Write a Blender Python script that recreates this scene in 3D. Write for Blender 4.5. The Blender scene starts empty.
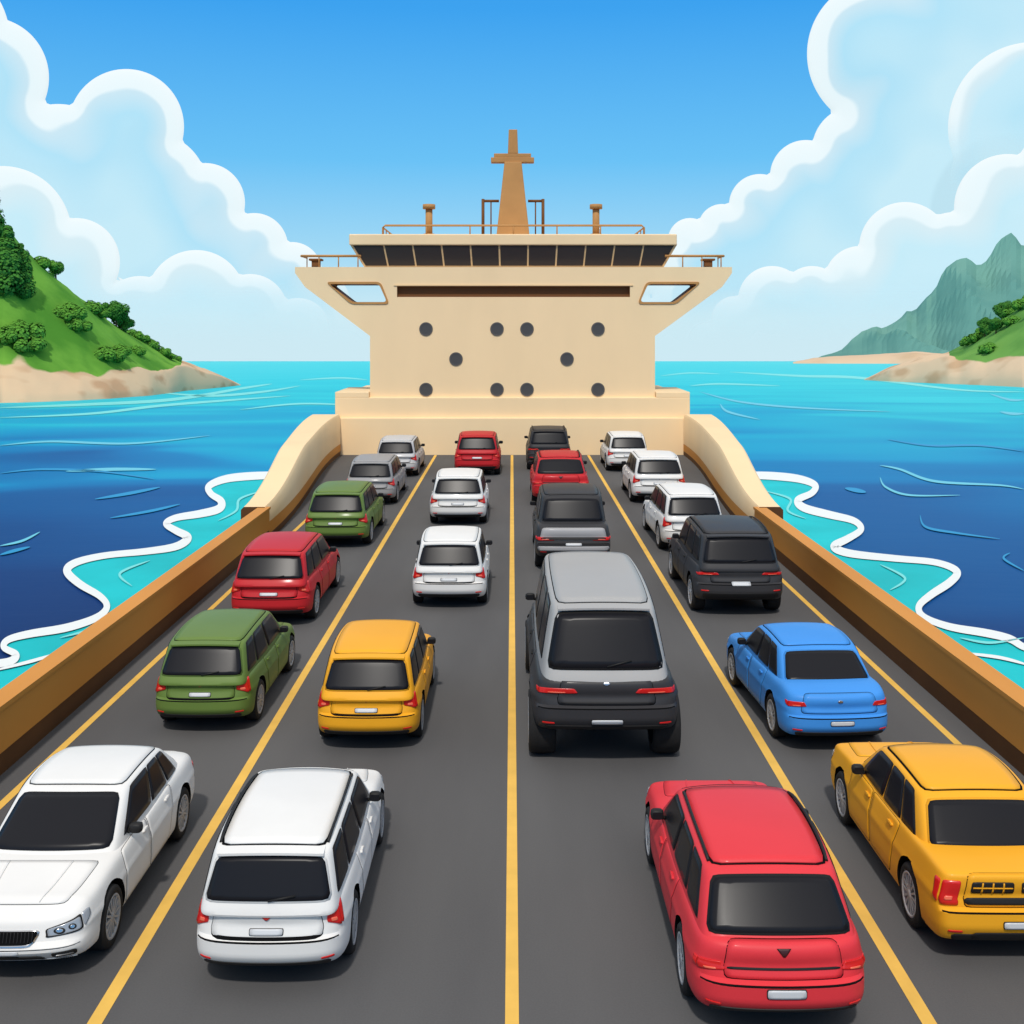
import bpy, bmesh, math, random
from mathutils import Vector, Matrix, noise
from mathutils.geometry import tessellate_polygon
from mathutils.bvhtree import BVHTree
from mathutils.kdtree import KDTree
random.seed(7)
scene=bpy.context.scene
COL=scene.collection
F=1100.0; VX=512.0; VY=328.0; CH=7.0
def lin(c):
    c=c/255.0
    return c/12.92 if c<=0.04045 else ((c+0.055)/1.055)**2.4
def rgb(c,k=1.0): return (min(1,lin(c[0])*k),min(1,lin(c[1])*k),min(1,lin(c[2])*k),1)
def X(u,y): return (u-VX)*y/F
def Z(v,y): return CH-(v-VY)*y/F
def lerp(a,b,t): return a+(b-a)*t
def sstep(a,b,x):
    t=max(0,min(1,(x-a)/(b-a))); return t*t*(3-2*t)
def interp(pts,x):
    if x<=pts[0][0]: return pts[0][1]
    for (a,b),(c,d) in zip(pts,pts[1:]):
        if x<=c:
            t=(x-a)/(c-a); t=t*t*(3-2*t); return b+(d-b)*t
    return pts[-1][1]
# ---------------- materials
def mat(name,c,k=1.0,rough=0.5,metal=0.0,coat=0.0,spec=0.5,var=0.0,vscale=3.0,bump=0.0,bscale=20.0,stretch=(1,1,1),emit=0.0):
    m=bpy.data.materials.new(name); m.use_nodes=True
    nt=m.node_tree; b=nt.nodes['Principled BSDF']
    b.inputs['Base Color'].default_value=rgb(c,k)
    b.inputs['Roughness'].default_value=rough
    b.inputs['Metallic'].default_value=metal
    b.inputs['Specular IOR Level'].default_value=spec
    b.inputs['Coat Weight'].default_value=coat
    b.inputs['Coat Roughness'].default_value=0.12
    if emit>0:
        b.inputs['Emission Color'].default_value=rgb(c,1); b.inputs['Emission Strength'].default_value=emit
    if var>0 or bump>0:
        tc=nt.nodes.new('ShaderNodeTexCoord'); mp=nt.nodes.new('ShaderNodeMapping')
        mp.inputs['Scale'].default_value=stretch
        nt.links.new(tc.outputs['Object'],mp.inputs['Vector'])
    if var>0:
        n=nt.nodes.new('ShaderNodeTexNoise'); n.inputs['Scale'].default_value=vscale; n.inputs['Detail'].default_value=6
        nt.links.new(mp.outputs[0],n.inputs['Vector'])
        r=nt.nodes.new('ShaderNodeValToRGB')
        r.color_ramp.elements[0].position=0.3; r.color_ramp.elements[1].position=0.7
        r.color_ramp.elements[0].color=rgb(c,k*(1-var)); r.color_ramp.elements[1].color=rgb(c,k*(1+var))
        nt.links.new(n.outputs['Fac'],r.inputs['Fac']); nt.links.new(r.outputs['Color'],b.inputs['Base Color'])
    if bump>0:
        n2=nt.nodes.new('ShaderNodeTexNoise'); n2.inputs['Scale'].default_value=bscale; n2.inputs['Detail'].default_value=4
        nt.links.new(mp.outputs[0],n2.inputs['Vector'])
        bp=nt.nodes.new('ShaderNodeBump'); bp.inputs['Strength'].default_value=bump; bp.inputs['Distance'].default_value=0.02
        nt.links.new(n2.outputs['Fac'],bp.inputs['Height']); nt.links.new(bp.outputs['Normal'],b.inputs['Normal'])
    return m
M={}
M['paint']=mat('paint_base',(200,200,200))
M['black']=mat('black_trim',(34,33,33),rough=0.55,spec=0.25)
M['gap']=mat('panel_gap',(14,14,15),rough=0.9,spec=0.1)
M['glass']=mat('tinted_glass',(30,30,34),rough=0.3,spec=0.14)
M['tyre']=mat('tyre_rubber',(36,35,35),rough=0.8,spec=0.25,var=0.2,vscale=8)
M['rim']=mat('alloy_rim',(172,172,174),rough=0.45,metal=0.15)
M['rimdark']=mat('rim_dark',(50,49,50),rough=0.5)
M['red']=mat('tail_lens_red',(206,30,28),rough=0.3,coat=0.2,emit=0.06)
M['orange']=mat('tail_lens_orange',(238,110,84),rough=0.3,coat=0.2,emit=0.06)
M['plate']=mat('plate_white',(212,213,215),k=0.95,rough=0.4)
M['lamp']=mat('headlamp_glass',(150,156,164),rough=0.12,spec=0.6,coat=0.4)
M['chrome']=mat('chrome',(190,192,196),rough=0.2,metal=0.9)
M['emred']=mat('emblem_red',(205,50,44),rough=0.4)
M['emdark']=mat('emblem_dark',(60,15,15),rough=0.4)
PA={}
def paint(n,c,k=1.0,rough=0.5): PA[n]=mat('paint_'+n,c,k,rough=rough,coat=0.06,spec=0.22,var=0.03,vscale=1.2)
paint('white',(236,233,229),0.93); paint('red',(192,38,44)); paint('crimson',(220,56,64)); paint('green',(112,138,66),0.8)
paint('gold',(248,174,38),0.92); paint('blue',(68,150,232),0.9); paint('black',(58,57,59),0.95); paint('silver',(160,158,158),0.9)
paint('pearl',(204,202,201),0.9); paint('darkgrey',(84,83,85),0.95); paint('roofgrey',(176,174,172),0.9); paint('charcoal',(54,53,55),1.0)
paint('trim_silver',(172,170,171),0.9)
# ---------------- mesh builder
class MB:
    def __init__(s): s.v=[];s.f=[];s.m=[];s.sm=[]
    def face(s,idx,m=0,smooth=False): s.f.append(tuple(idx)); s.m.append(m); s.sm.append(smooth)
    def box(s,a,b,m=0):
        n=len(s.v)
        for z in (a[2],b[2]):
            for (x,y) in ((a[0],a[1]),(b[0],a[1]),(b[0],b[1]),(a[0],b[1])): s.v.append((x,y,z))
        for q in ((0,3,2,1),(4,5,6,7),(0,1,5,4),(1,2,6,5),(2,3,7,6),(3,0,4,7)): s.face([n+i for i in q],m)
    def hexa(s,p,m=0):
        n=len(s.v); s.v+= [tuple(q) for q in p]
        for q in ((0,3,2,1),(4,5,6,7),(0,1,5,4),(1,2,6,5),(2,3,7,6),(3,0,4,7)): s.face([n+i for i in q],m)
    def tube(s,pts,r,m=0,seg=8,r2=None):
        pts=[Vector(p) for p in pts]; n0=len(s.v); K=len(pts)
        up=Vector((0,0,1))
        for i,p in enumerate(pts):
            d=(pts[min(i+1,K-1)]-pts[max(i-1,0)]).normalized()
            ref=Vector((0,1,0)) if abs(d.z)>0.9 else up
            a=d.cross(ref).normalized(); b=a.cross(d).normalized()
            rr=r if r2 is None else lerp(r,r2,i/(K-1))
            for j in range(seg):
                t=2*math.pi*j/seg; s.v.append(tuple(p+a*math.cos(t)*rr+b*math.sin(t)*rr))
        for i in range(K-1):
            for j in range(seg):
                s.face([n0+i*seg+j,n0+i*seg+(j+1)%seg,n0+(i+1)*seg+(j+1)%seg,n0+(i+1)*seg+j],m,True)
        s.face([n0+j for j in range(seg)][::-1],m); s.face([n0+(K-1)*seg+j for j in range(seg)],m)
    def prism(s,outer,holes,y0,y1,m=0,mh=None):
        loops=[outer]+holes
        flat=[p for l in loops for p in l]
        tris=tessellate_polygon([[Vector((p[0],p[1],0)) for p in l] for l in loops])
        n=len(s.v)
        for y in (y0,y1):
            for p in flat: s.v.append((p[0],y,p[1]))
        N=len(flat)
        for t in tris:
            s.face([n+i for i in t],m); s.face([n+N+i for i in t][::-1],m)
        k=0
        for li,l in enumerate(loops):
            for i in range(len(l)):
                a=k+i;b=k+(i+1)%len(l)
                s.face([n+a,n+b,n+N+b,n+N+a],m if (li==0 or mh is None) else mh)
            k+=len(l)
    def mesh(s,name,mats,recalc=False,merge=0):
        me=bpy.data.meshes.new(name); me.from_pydata(s.v,[],s.f)
        for mm in mats: me.materials.append(mm)
        for p,mi,sm in zip(me.polygons,s.m,s.sm): p.material_index=mi; p.use_smooth=sm
        if recalc or merge:
            bm=bmesh.new(); bm.from_mesh(me)
            if merge: bmesh.ops.remove_doubles(bm,verts=bm.verts,dist=merge)
            bmesh.ops.recalc_face_normals(bm,faces=bm.faces); bm.to_mesh(me); bm.free()
        me.update(); return me
def addobj(name,me,parent=None,loc=(0,0,0),bevel=0,**kw):
    o=bpy.data.objects.new(name,me); COL.objects.link(o); o.location=loc
    if parent: o.parent=parent
    for k,v in kw.items(): o[k]=v
    if bevel:
        b=o.modifiers.new('bevel','BEVEL'); b.width=bevel; b.segments=2; b.limit_method='ANGLE'; b.angle_limit=math.radians(40)
    return o
def round_poly(P,r,n=5):
    out=[]; K=len(P)
    for i in range(K):
        a=Vector(P[i-1]);b=Vector(P[i]);c=Vector(P[(i+1)%K])
        d1=(a-b); d2=(c-b); rr=min(r,d1.length*.45,d2.length*.45); p=b+d1.normalized()*rr; q=b+d2.normalized()*rr
        for k in range(n+1):
            t=k/n; w=p*(1-t)**2+b*2*t*(1-t)+q*t*t; out.append((w.x,w.y))
    return out
# =============================================================== SHIP
ferry=bpy.data.objects.new('ferry',None); COL.objects.link(ferry)
ferry['label']='cream car ferry with wide bridge, mast and ochre bulwarks at sea'; ferry['category']='ferry'
CREAM=mat('cream_paint',(246,215,170),1.0,rough=0.65,spec=0.15,var=0.03,vscale=0.5,stretch=(1,1,0.35),bump=0.05,bscale=2)
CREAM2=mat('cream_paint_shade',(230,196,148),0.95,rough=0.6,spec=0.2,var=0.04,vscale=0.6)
OCHRE=mat('ochre_paint',(196,132,58),1.15,rough=0.6,spec=0.2,var=0.06,vscale=0.8,stretch=(1,0.25,1))
BROWN=mat('brown_paint',(96,62,34),1.0,rough=0.65,spec=0.2,var=0.1,vscale=1)
WOODB=mat('mast_paint',(184,134,80),1.05,rough=0.6,spec=0.2,var=0.06,vscale=1)
DKBR=mat('dark_brown_frame',(116,76,42),1.0,rough=0.6,spec=0.2)
WGLASS=mat('bridge_glass',(56,52,53),rough=0.35,spec=0.25)
PGL=mat('porthole_glass',(88,86,86),0.8,rough=0.3,spec=0.3)
LINE=mat('lane_paint',(238,190,92),0.92,rough=0.7,spec=0.2,var=0.07,vscale=2.5)
ASP=bpy.data.materials.new('deck_coating'); ASP.use_nodes=True
nt=ASP.node_tree; b=nt.nodes['Principled BSDF']; b.inputs['Roughness'].default_value=0.85; b.inputs['Specular IOR Level'].default_value=0.12
tc=nt.nodes.new('ShaderNodeTexCoord')
n1=nt.nodes.new('ShaderNodeTexNoise'); n1.inputs['Scale'].default_value=0.35; n1.inputs['Detail'].default_value=5
n2=nt.nodes.new('ShaderNodeTexNoise'); n2.inputs['Scale'].default_value=45; n2.inputs['Detail'].default_value=3
mp=nt.nodes.new('ShaderNodeMapping'); mp.inputs['Scale'].default_value=(1.6,0.25,1)
nt.links.new(tc.outputs['Object'],mp.inputs[0]); nt.links.new(mp.outputs[0],n1.inputs['Vector']); nt.links.new(tc.outputs['Object'],n2.inputs['Vector'])
mx=nt.nodes.new('ShaderNodeMath'); mx.operation='MULTIPLY_ADD'; mx.inputs[1].default_value=0.35
nt.links.new(n2.outputs['Fac'],mx.inputs[0]); nt.links.new(n1.outputs['Fac'],mx.inputs[2])
r=nt.nodes.new('ShaderNodeValToRGB'); r.color_ramp.elements[0].position=0.45; r.color_ramp.elements[1].position=0.9
r.color_ramp.elements[0].color=rgb((86,85,86),0.97); r.color_ramp.elements[1].color=rgb((99,98,98),0.97)
nt.links.new(mx.outputs[0],r.inputs['Fac']); nt.links.new(r.outputs[0],b.inputs['Base Color'])
bp=nt.nodes.new('ShaderNodeBump'); bp.inputs['Strength'].default_value=0.25; bp.inputs['Distance'].default_value=0.004
nt.links.new(n2.outputs['Fac'],bp.inputs['Height']); nt.links.new(bp.outputs[0],b.inputs['Normal'])

def xin(y): return 8.0+1.45*sstep(36,60,y)
YE=60.6
ys=[-14]+[i for i in range(0,36,6)]+[36+i*1.5 for i in range(0,17)]
ys=[y for y in ys if y<=61]
mb=MB()
for y in ys+[YE+0.4]:
    mb.v+=[(-xin(y)-0.1,y,0),(xin(y)+0.1,y,0),(-xin(y)-0.1,y,-0.1),(xin(y)+0.1,y,-0.1)]
K=len(ys)+1
for i in range(K-1):
    a=i*4; mb.face([a,a+1,a+5,a+4]); mb.face([a+2,a+6,a+7,a+3])
deck=addobj('deck',mb.mesh('deck',[ASP]),ferry)
def strip(x0,x1,y0,y1,z=0.005):
    mb=MB(); mb.v=[(x0,y0,z),(x1,y0,z),(x1,y1,z),(x0,y1,z)]; mb.face([0,1,2,3]); return mb.mesh('lane_marking',[LINE])
for xc,w in ((0,0.14),(-4.2,0.15),(4.2,0.15),(-7.5,0.13),(7.5,0.13)):
    addobj('lane_marking',strip(xc-w/2,xc+w/2,-12,YE-0.1),deck)
for sg in (-1,1):
    mb=MB()
    prof=[(0,0),(0,0.34),(-0.02,0.36),(-0.02,1.04),(-0.06,1.04),(-0.06,1.12),(0.33,1.12),(0.33,1.04),(0.3,1.04),(0.3,-0.3)]
    yy=[-14,0,10,20,30,36.2]
    P=len(prof)
    for y in yy:
        for (dx,z) in prof: mb.v.append((sg*(8.0+dx),y,z))
    for i in range(len(yy)-1):
        for j in range(P-1):
            mb.face([i*P+j,i*P+j+1,(i+1)*P+j+1,(i+1)*P+j],0 if j==0 else 1)
    mb.face(range(P),1); mb.face([(len(yy)-1)*P+j for j in range(P)],1)
    addobj('bulwark',mb.mesh('bulwark',[BROWN,OCHRE],recalc=True),ferry)
    mb=MB(); yy=[36+i*0.75 for i in range(0,34)]
    yy=[y for y in yy if y<=60.0]+[60.64]
    for y in yy:
        xi=xin(y); xo=8.85+2.05*sstep(34,64,y)+0.25*sstep(38,60,y); h=1.14+1.0*sstep(35.5,46.5,y)+0.1*sstep(46,60,y)
        for (x,z) in ((xi,0),(xi,0.22),(xi,0.62),(xi+0.02,h-0.12),(xi+0.1,h),(xo-0.1,h),(xo,h-0.1),(xo,-0.4)): mb.v.append((sg*x,y,z))
    P=8
    for i in range(len(yy)-1):
        for j in range(P-1):
            m={0:0,1:1}.get(j,2); mb.face([i*P+j,i*P+j+1,(i+1)*P+j+1,(i+1)*P+j],m,True)
    mb.face(range(P),0); mb.face([(len(yy)-1)*P+j for j in range(P)],2)
    me=mb.mesh('wing_wall',[BROWN,OCHRE,CREAM],recalc=True); me.set_sharp_from_angle(angle=math.radians(35))
    addobj('wing_wall',me,ferry)
mb=MB(); out=[(-14,8.3),(0,8.3),(20,8.3),(36,8.35),(45,9.2),(60,10.8),(72,10.2),(84,6.8),(94,0.05)]
n=len(out)
for (y,x) in out:
    for z,k in ((-0.12,1.0),(-4.0,0.97),(-11,0.9)):
        mb.v+=[(-x*k,y,z),(x*k,y,z)]
for i in range(n-1):
    a=i*6;b2=a+6
    mb.face([a,a+1,b2+1,b2],0)
    for k in (0,2):
        mb.face([a+k,b2+k,b2+k+2,a+k+2],1); mb.face([a+k+1,a+k+3,b2+k+3,b2+k+1],1)
mb.face([0,2,4,5,3,1],1)
addobj('hull',mb.mesh('hull',[ASP,CREAM2],recalc=True),ferry)
FY=61.2
def pz(pts,y=FY): return [(X(u,y),Z(v,y)) for u,v in pts]
mb=MB()
outer=pz([(295,267),(732,267),(732,273),(722,287),(655,336),(655,402),(370,402),(370,336),(305,287),(295,273)])
HL=[(329,284),(379,284),(387,302),(352,302)]; HR=[(1027-u,v) for u,v in HL][::-1]
holeL=round_poly(pz(HL),0.22); holeR=round_poly(pz(HR),0.22)
slot=pz([(397,286),(630,286),(630,297),(397,297)])
mb.prism(outer,[holeL,holeR,slot],FY,FY+2.2,0,1)
sup=addobj('superstructure',mb.mesh('superstructure',[CREAM,WOODB],recalc=True),ferry)
for H in (HL,HR):
    cx=sum(p[0] for p in H)/4; cy=sum(p[1] for p in H)/4
    g=[(cx+(u-cx)*1.10,cy+(v-cy)*1.24) for u,v in H]; mb=MB()
    mb.prism(round_poly(pz(g),0.26),[round_poly(pz(H),0.22)],FY-0.05,FY-0.002,0)
    addobj('opening_frame',mb.mesh('opening_frame',[WOODB],recalc=True),sup)
mb=MB(); mb.box((X(395,FY),FY+0.3,Z(303,FY)),(X(632,FY),FY+0.9,Z(280,FY)),0)
addobj('slot_window',mb.mesh('slot_window',[DKBR]),sup)
mb=MB(); mb.box((X(400,FY),FY+2.25,Z(392,FY)),(X(626,FY),FY+12,Z(268,FY)))
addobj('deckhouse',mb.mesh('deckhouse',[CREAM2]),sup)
mb=MB(); mb.box((X(394,FY),FY-0.05,Z(286,FY)),(X(633,FY),FY-0.003,Z(284.8,FY)))
addobj('slot_trim',mb.mesh('slot_trim',[CREAM2]),sup)
mb=MB()
mb.box((X(335,60.95),60.95,0.02+Z(419,60.95)),(X(690,60.95),74,Z(397.5,60.95)))
mb.box((X(334,60.6),60.67,-0.1),(X(691,60.6),73,Z(418,60.65)))
for sg in (-1,1):
    xa=X(335,60.95) if sg<0 else X(690,60.95); xb=X(369,60.95) if sg<0 else X(656,60.95)
    mb.box((min(xa,xb),60.952,Z(397.5,60.95)-0.02),(max(xa,xb),66,Z(392,60.95)))
addobj('deckhouse_base',mb.mesh('deckhouse_base',[CREAM],recalc=True),ferry,bevel=0.04)
def disc_mesh():
    mb=MB(); S=28
    prof=[(0.0,-0.03),(0.30,-0.03),(0.30,-0.05),(0.37,-0.05),(0.38,0.0)]
    mb.v.append((0,-0.03,0))
    for (rr,yy_) in prof[1:]:
        for j in range(S):
            t=2*math.pi*j/S; mb.v.append((rr*math.cos(t),yy_,rr*math.sin(t)))
    for j in range(S): mb.face([0,1+j,1+(j+1)%S],0)
    for k in range(3):
        for j in range(S): mb.face([1+k*S+j,1+(k+1)*S+j,1+(k+1)*S+(j+1)%S,1+k*S+(j+1)%S],1,k==2)
    return mb.mesh('porthole',[PGL,mat('porthole_rim',(96,92,90),0.8,rough=0.5)],recalc=True)
pm=disc_mesh()
for u,v in [(426,329),(497,329),(527,329),(598,329),(456,359),(567,359),(426,389.5),(497,389.5),(527,389.5),(598,389.5)]:
    yv=FY-0.004
    addobj('porthole',pm,sup,loc=(X(u,yv),yv,Z(v,yv)))
BY=61.9
mb=MB()
b0=(X(364,BY),X(664,BY)); b1=(X(351,BY),X(676,BY)); zb=Z(267,BY)+0.01; zt_=Z(245,BY)
mb.hexa([(b0[0],BY,zb),(b0[1],BY,zb),(b0[1],BY+7,zb),(b0[0],BY+7,zb),(b1[0],BY-0.45,zt_),(b1[1],BY-0.45,zt_),(b1[1],BY+7.4,zt_),(b1[0],BY+7.4,zt_)])
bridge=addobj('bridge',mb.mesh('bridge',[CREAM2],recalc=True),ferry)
NP=11
for i in range(NP):
    mb=MB(); ql=[]
    for (e_,h) in ((0.03,0.05),(-0.03,0.05),(-0.03,0.95),(0.03,0.95)):
        k=i+(e_ if e_>0 else 1+e_); xl=lerp(b0[0],b1[0],h)+0.1; xr=lerp(b0[1],b1[1],h)-0.1
        xm_=lerp(lerp(b0[0],b1[0],.5),lerp(b0[1],b1[1],.5),k/NP); xs=lerp(xl,xr,k/NP)
        if i in(0,NP-1) and ((i==0 and e_>0) or (i>0 and e_<0)): x=xs
        else: x=lerp(xm_,xs,0.35)
        ql.append((x,BY-0.45*h,lerp(zb,zt_,h)))
    mb.hexa([(q[0],q[1]-0.03,q[2]) for q in ql]+[(q[0],q[1]+0.02,q[2]) for q in ql])
    addobj('bridge_window',mb.mesh('bridge_window',[WGLASS],recalc=True),bridge)
for sg in (0,1):
    mb=MB(); e=-0.04 if sg==0 else 0.04; ql=[]
    for (t,h) in ((0.05,0.12),(0.95,0.12),(0.95,0.9),(0.05,0.9)):
        ql.append((lerp(b0[sg],b1[sg],h),lerp(BY+0.1,BY+6.6,t),lerp(zb,zt_,h)))
    mb.hexa([(q[0]+e,q[1],q[2]) for q in ql]+[(q[0]-e,q[1],q[2]) for q in ql])
    addobj('bridge_window',mb.mesh('bridge_window',[WGLASS],recalc=True),bridge)
RY=61.35
mb=MB(); mb.box((X(349,RY),RY,Z(245,RY)+0.0),(X(677,RY),RY+8.6,Z(234,RY)))
addobj('bridge_roof',mb.mesh('bridge_roof',[CREAM]),ferry,bevel=0.06)
roofz=Z(234,RY)
mb=MB(); ry=62.0; x0=X(383,ry); x1=X(644,ry); zt2=Z(225.5,ry)
path=[(x0,ry,roofz),(x0,ry,zt2-0.12),(x0+0.12,ry,zt2),(x1-0.12,ry,zt2),(x1,ry,zt2-0.12),(x1,ry,roofz)]
mb.tube(path,0.06)
for i in range(1,6):
    x=lerp(x0,x1,i/6); mb.tube([(x,ry,roofz),(x,ry,zt2)],0.04)
for xx in (x0,x1):
    mb.tube([(xx,ry,zt2-0.12),(xx,ry+6.5,zt2-0.12)],0.045)
    for k in range(1,5): mb.tube([(xx,ry+k*1.6,roofz),(xx,ry+k*1.6,zt2-0.12)],0.03)
addobj('railing',mb.mesh('railing',[WOODB]),ferry)
wz=Z(267,FY)
for sg in (-1,1):
    mb=MB(); ua,ub=(301,361) if sg<0 else (665,724)
    y=61.5; xa,xb=X(ua,y),X(ub,y); zz=Z(256,y)
    mb.tube([(xa,y,zz),(xb,y,zz)],0.07)
    for i in range(3):
        x=lerp(xa,xb,0.3+0.65*i/2); mb.tube([(x,y,wz),(x,y,zz)],0.035)
    xo=xa if sg<0 else xb
    mb.tube([(xo,y,zz),(xo,y+1.8,zz)],0.05); mb.tube([(xo,y+1.8,wz),(xo,y+1.8,zz)],0.03)
    addobj('railing',mb.mesh('railing',[WOODB]),ferry)
    mb=MB(); uc=316 if sg<0 else 708; xc=X(uc,62.2)
    mb.box((xc-0.22,62.0,wz),(xc+0.22,62.5,wz+0.4)); mb.box((xc-0.36,61.9,wz+0.4),(xc+0.36,62.6,wz+0.52))
    addobj('deck_locker',mb.mesh('deck_locker',[DKBR]),ferry,bevel=0.03)
    mb=MB(); uc=429 if sg<0 else 596; xc=X(uc,63)
    mb.tube([(xc,63,roofz),(xc,63,Z(209,63))],0.2,seg=16)
    mb.tube([(xc,63,Z(209,63)),(xc,63,Z(204.5,63))],0.36,seg=16); mb.tube([(xc,63,roofz),(xc,63,roofz+0.15)],0.32,seg=16)
    addobj('roof_vent',mb.mesh('roof_vent',[WOODB]),ferry)
my=64.5
def xm(u): return X(u,my)
def zm(v): return Z(v,my)
mb=MB()
w0=(xm(530)-xm(497))/2; w1=(xm(521)-xm(504))/2; xc=xm(513)
mb.hexa([(xc-w0,my-w0,roofz),(xc+w0,my-w0,roofz),(xc+w0,my+w0,roofz),(xc-w0,my+w0,roofz),(xc-w1,my-w1,zm(163)),(xc+w1,my-w1,zm(163)),(xc+w1,my+w1,zm(163)),(xc-w1,my+w1,zm(163))])
mast=addobj('mast',mb.mesh('mast',[WOODB],recalc=True),ferry,bevel=0.04)
mb=MB(); mb.box((xm(491),my-0.3,zm(163)),(xm(534),my+0.3,zm(158))); mb.box((xm(494),my-0.25,zm(158)),(xm(531),my+0.25,zm(154)))
addobj('crossbar',mb.mesh('crossbar',[WOODB],recalc=True),mast,bevel=0.03)
mb=MB(); mb.hexa([(xc-0.3,my-0.25,zm(154)),(xc+0.3,my-0.25,zm(154)),(xc+0.3,my+0.25,zm(154)),(xc-0.3,my+0.25,zm(154)),(xc-0.25,my-0.2,zm(130)),(xc+0.25,my-0.2,zm(130)),(xc+0.25,my+0.2,zm(130)),(xc-0.25,my+0.2,zm(130))])
addobj('mast_head',mb.mesh('mast_head',[WOODB],recalc=True),mast,bevel=0.03)
for (ua,ub) in ((483,499),(528,543)):
    mb=MB(); uo=ua if ua<500 else ub
    mb.tube([(xm(ua),my,zm(201)),(xm(ub),my,zm(201))],0.08); mb.tube([(xm(uo),my,roofz),(xm(uo),my,zm(199))],0.09)
    mb.tube([(xm((ua+ub)/2),my,roofz),(xm((ua+ub)/2),my,zm(201))],0.04)
    addobj('mast_frame',mb.mesh('mast_frame',[DKBR]),mast)
# =============================================================== CARS
def cubemap(p,n):
    N=(abs(p[0])**n+abs(p[1])**n+abs(p[2])**n)**(1.0/n); return (p[0]/N,p[1]/N,p[2]/N)
FACES={'rear':(lambda s,t:(s,-1,t),Vector((0,-1,0))),'front':(lambda s,t:(s,1,t),Vector((0,1,0))),
 'right':(lambda s,t:(1,s,t),Vector((1,0,0))),'left':(lambda s,t:(-1,s,t),Vector((-1,0,0))),
 'top':(lambda s,t:(s,t,1),Vector((0,0,1))),'bottom':(lambda s,t:(s,t,-1),Vector((0,0,-1)))}
class Car:
    def __init__(s,**k): s.__dict__.update(k)
    def body(s,p):
        a,b,c=cubemap(p,s.nb); t=(c+1)/2
        zt=interp(s.top,b/2+0.5); zb=s.zb+0.07*abs(b)**8
        z=zb+t*(zt-zb)
        wp=1-0.075*max(0,(t-.62)/.38)-0.05*max(0,(0.35-t)/.35)**2+0.010*math.exp(-((t-0.62)/0.03)**2)
        wp*=1-0.06*max(0,b)**4-0.02*max(0,-b)**5
        if s.flare: wp*=1+s.flare*(math.exp(-((b*s.L/2-s.ya)/.5)**2)+math.exp(-((b*s.L/2-s.yf)/.5)**2))*(1-sstep(.55,.8,t))
        x=a*s.W/2*wp
        y=b*s.L/2
        wr=max(0,-b)**12; wf=max(0,b)**12
        rp=s.rp
        y+=wr*(s.lean*max(0,t-.5)/.5+0.10*max(0,0.25-t)/.25+rp*a*a+rp*0.6*a**6) - wr*0.085*(1-sstep(0.455,0.50,t))
        y+=wr*0.03*math.exp(-((t-.66)/.09)**2)*(1-a**4)
        y-=wf*(s.leanf*max(0,t-.4)/.6+0.12*max(0,0.3-t)/.3+0.10*a*a+.05*a**6) - wf*0.05*(1-sstep(0.42,0.48,t))
        return Vector((x,y,z))
    def cabin(s,p):
        a,b,c=cubemap(p,s.nc); t=(c+1)/2
        yr=lerp(s.r0,s.r1,t); yf=lerp(s.f0,s.f1,t)
        y=yr+(b+1)/2*(yf-yr); x=a*lerp(s.wb,s.wr,t**1.15)*(1-0.05*b*b)
        y-=0.06*(1-a*a)*max(0,-b)**6*(1-t*0.5); y+=0.08*(1-a*a)*max(0,b)**6
        H=s.H-0.05*(b-0.1)**2*1.2-0.025*a*a
        z=s.zc+t*(H-s.zc)
        return Vector((x,y,z))
def cube_surface(fn,nx,ny,nz,name,mats):
    mb=MB(); g=lambda i,n:(lambda q:1.45*q-0.45*q**3)(2*i/n-1)
    for fc,(f,out) in FACES.items():
        if fc in('rear','front'): na,nb=nx,nz
        elif fc in('left','right'): na,nb=ny,nz
        else: na,nb=nx,ny
        n0=len(mb.v)
        for i in range(na+1):
            for j in range(nb+1): mb.v.append(tuple(fn(f(g(i,na),g(j,nb)))))
        for i in range(na):
            for j in range(nb):
                a=n0+i*(nb+1)+j; mb.face([a,a+nb+1,a+nb+2,a+1],0,True)
    return mb.mesh(name,mats,merge=0.0005)
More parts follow.
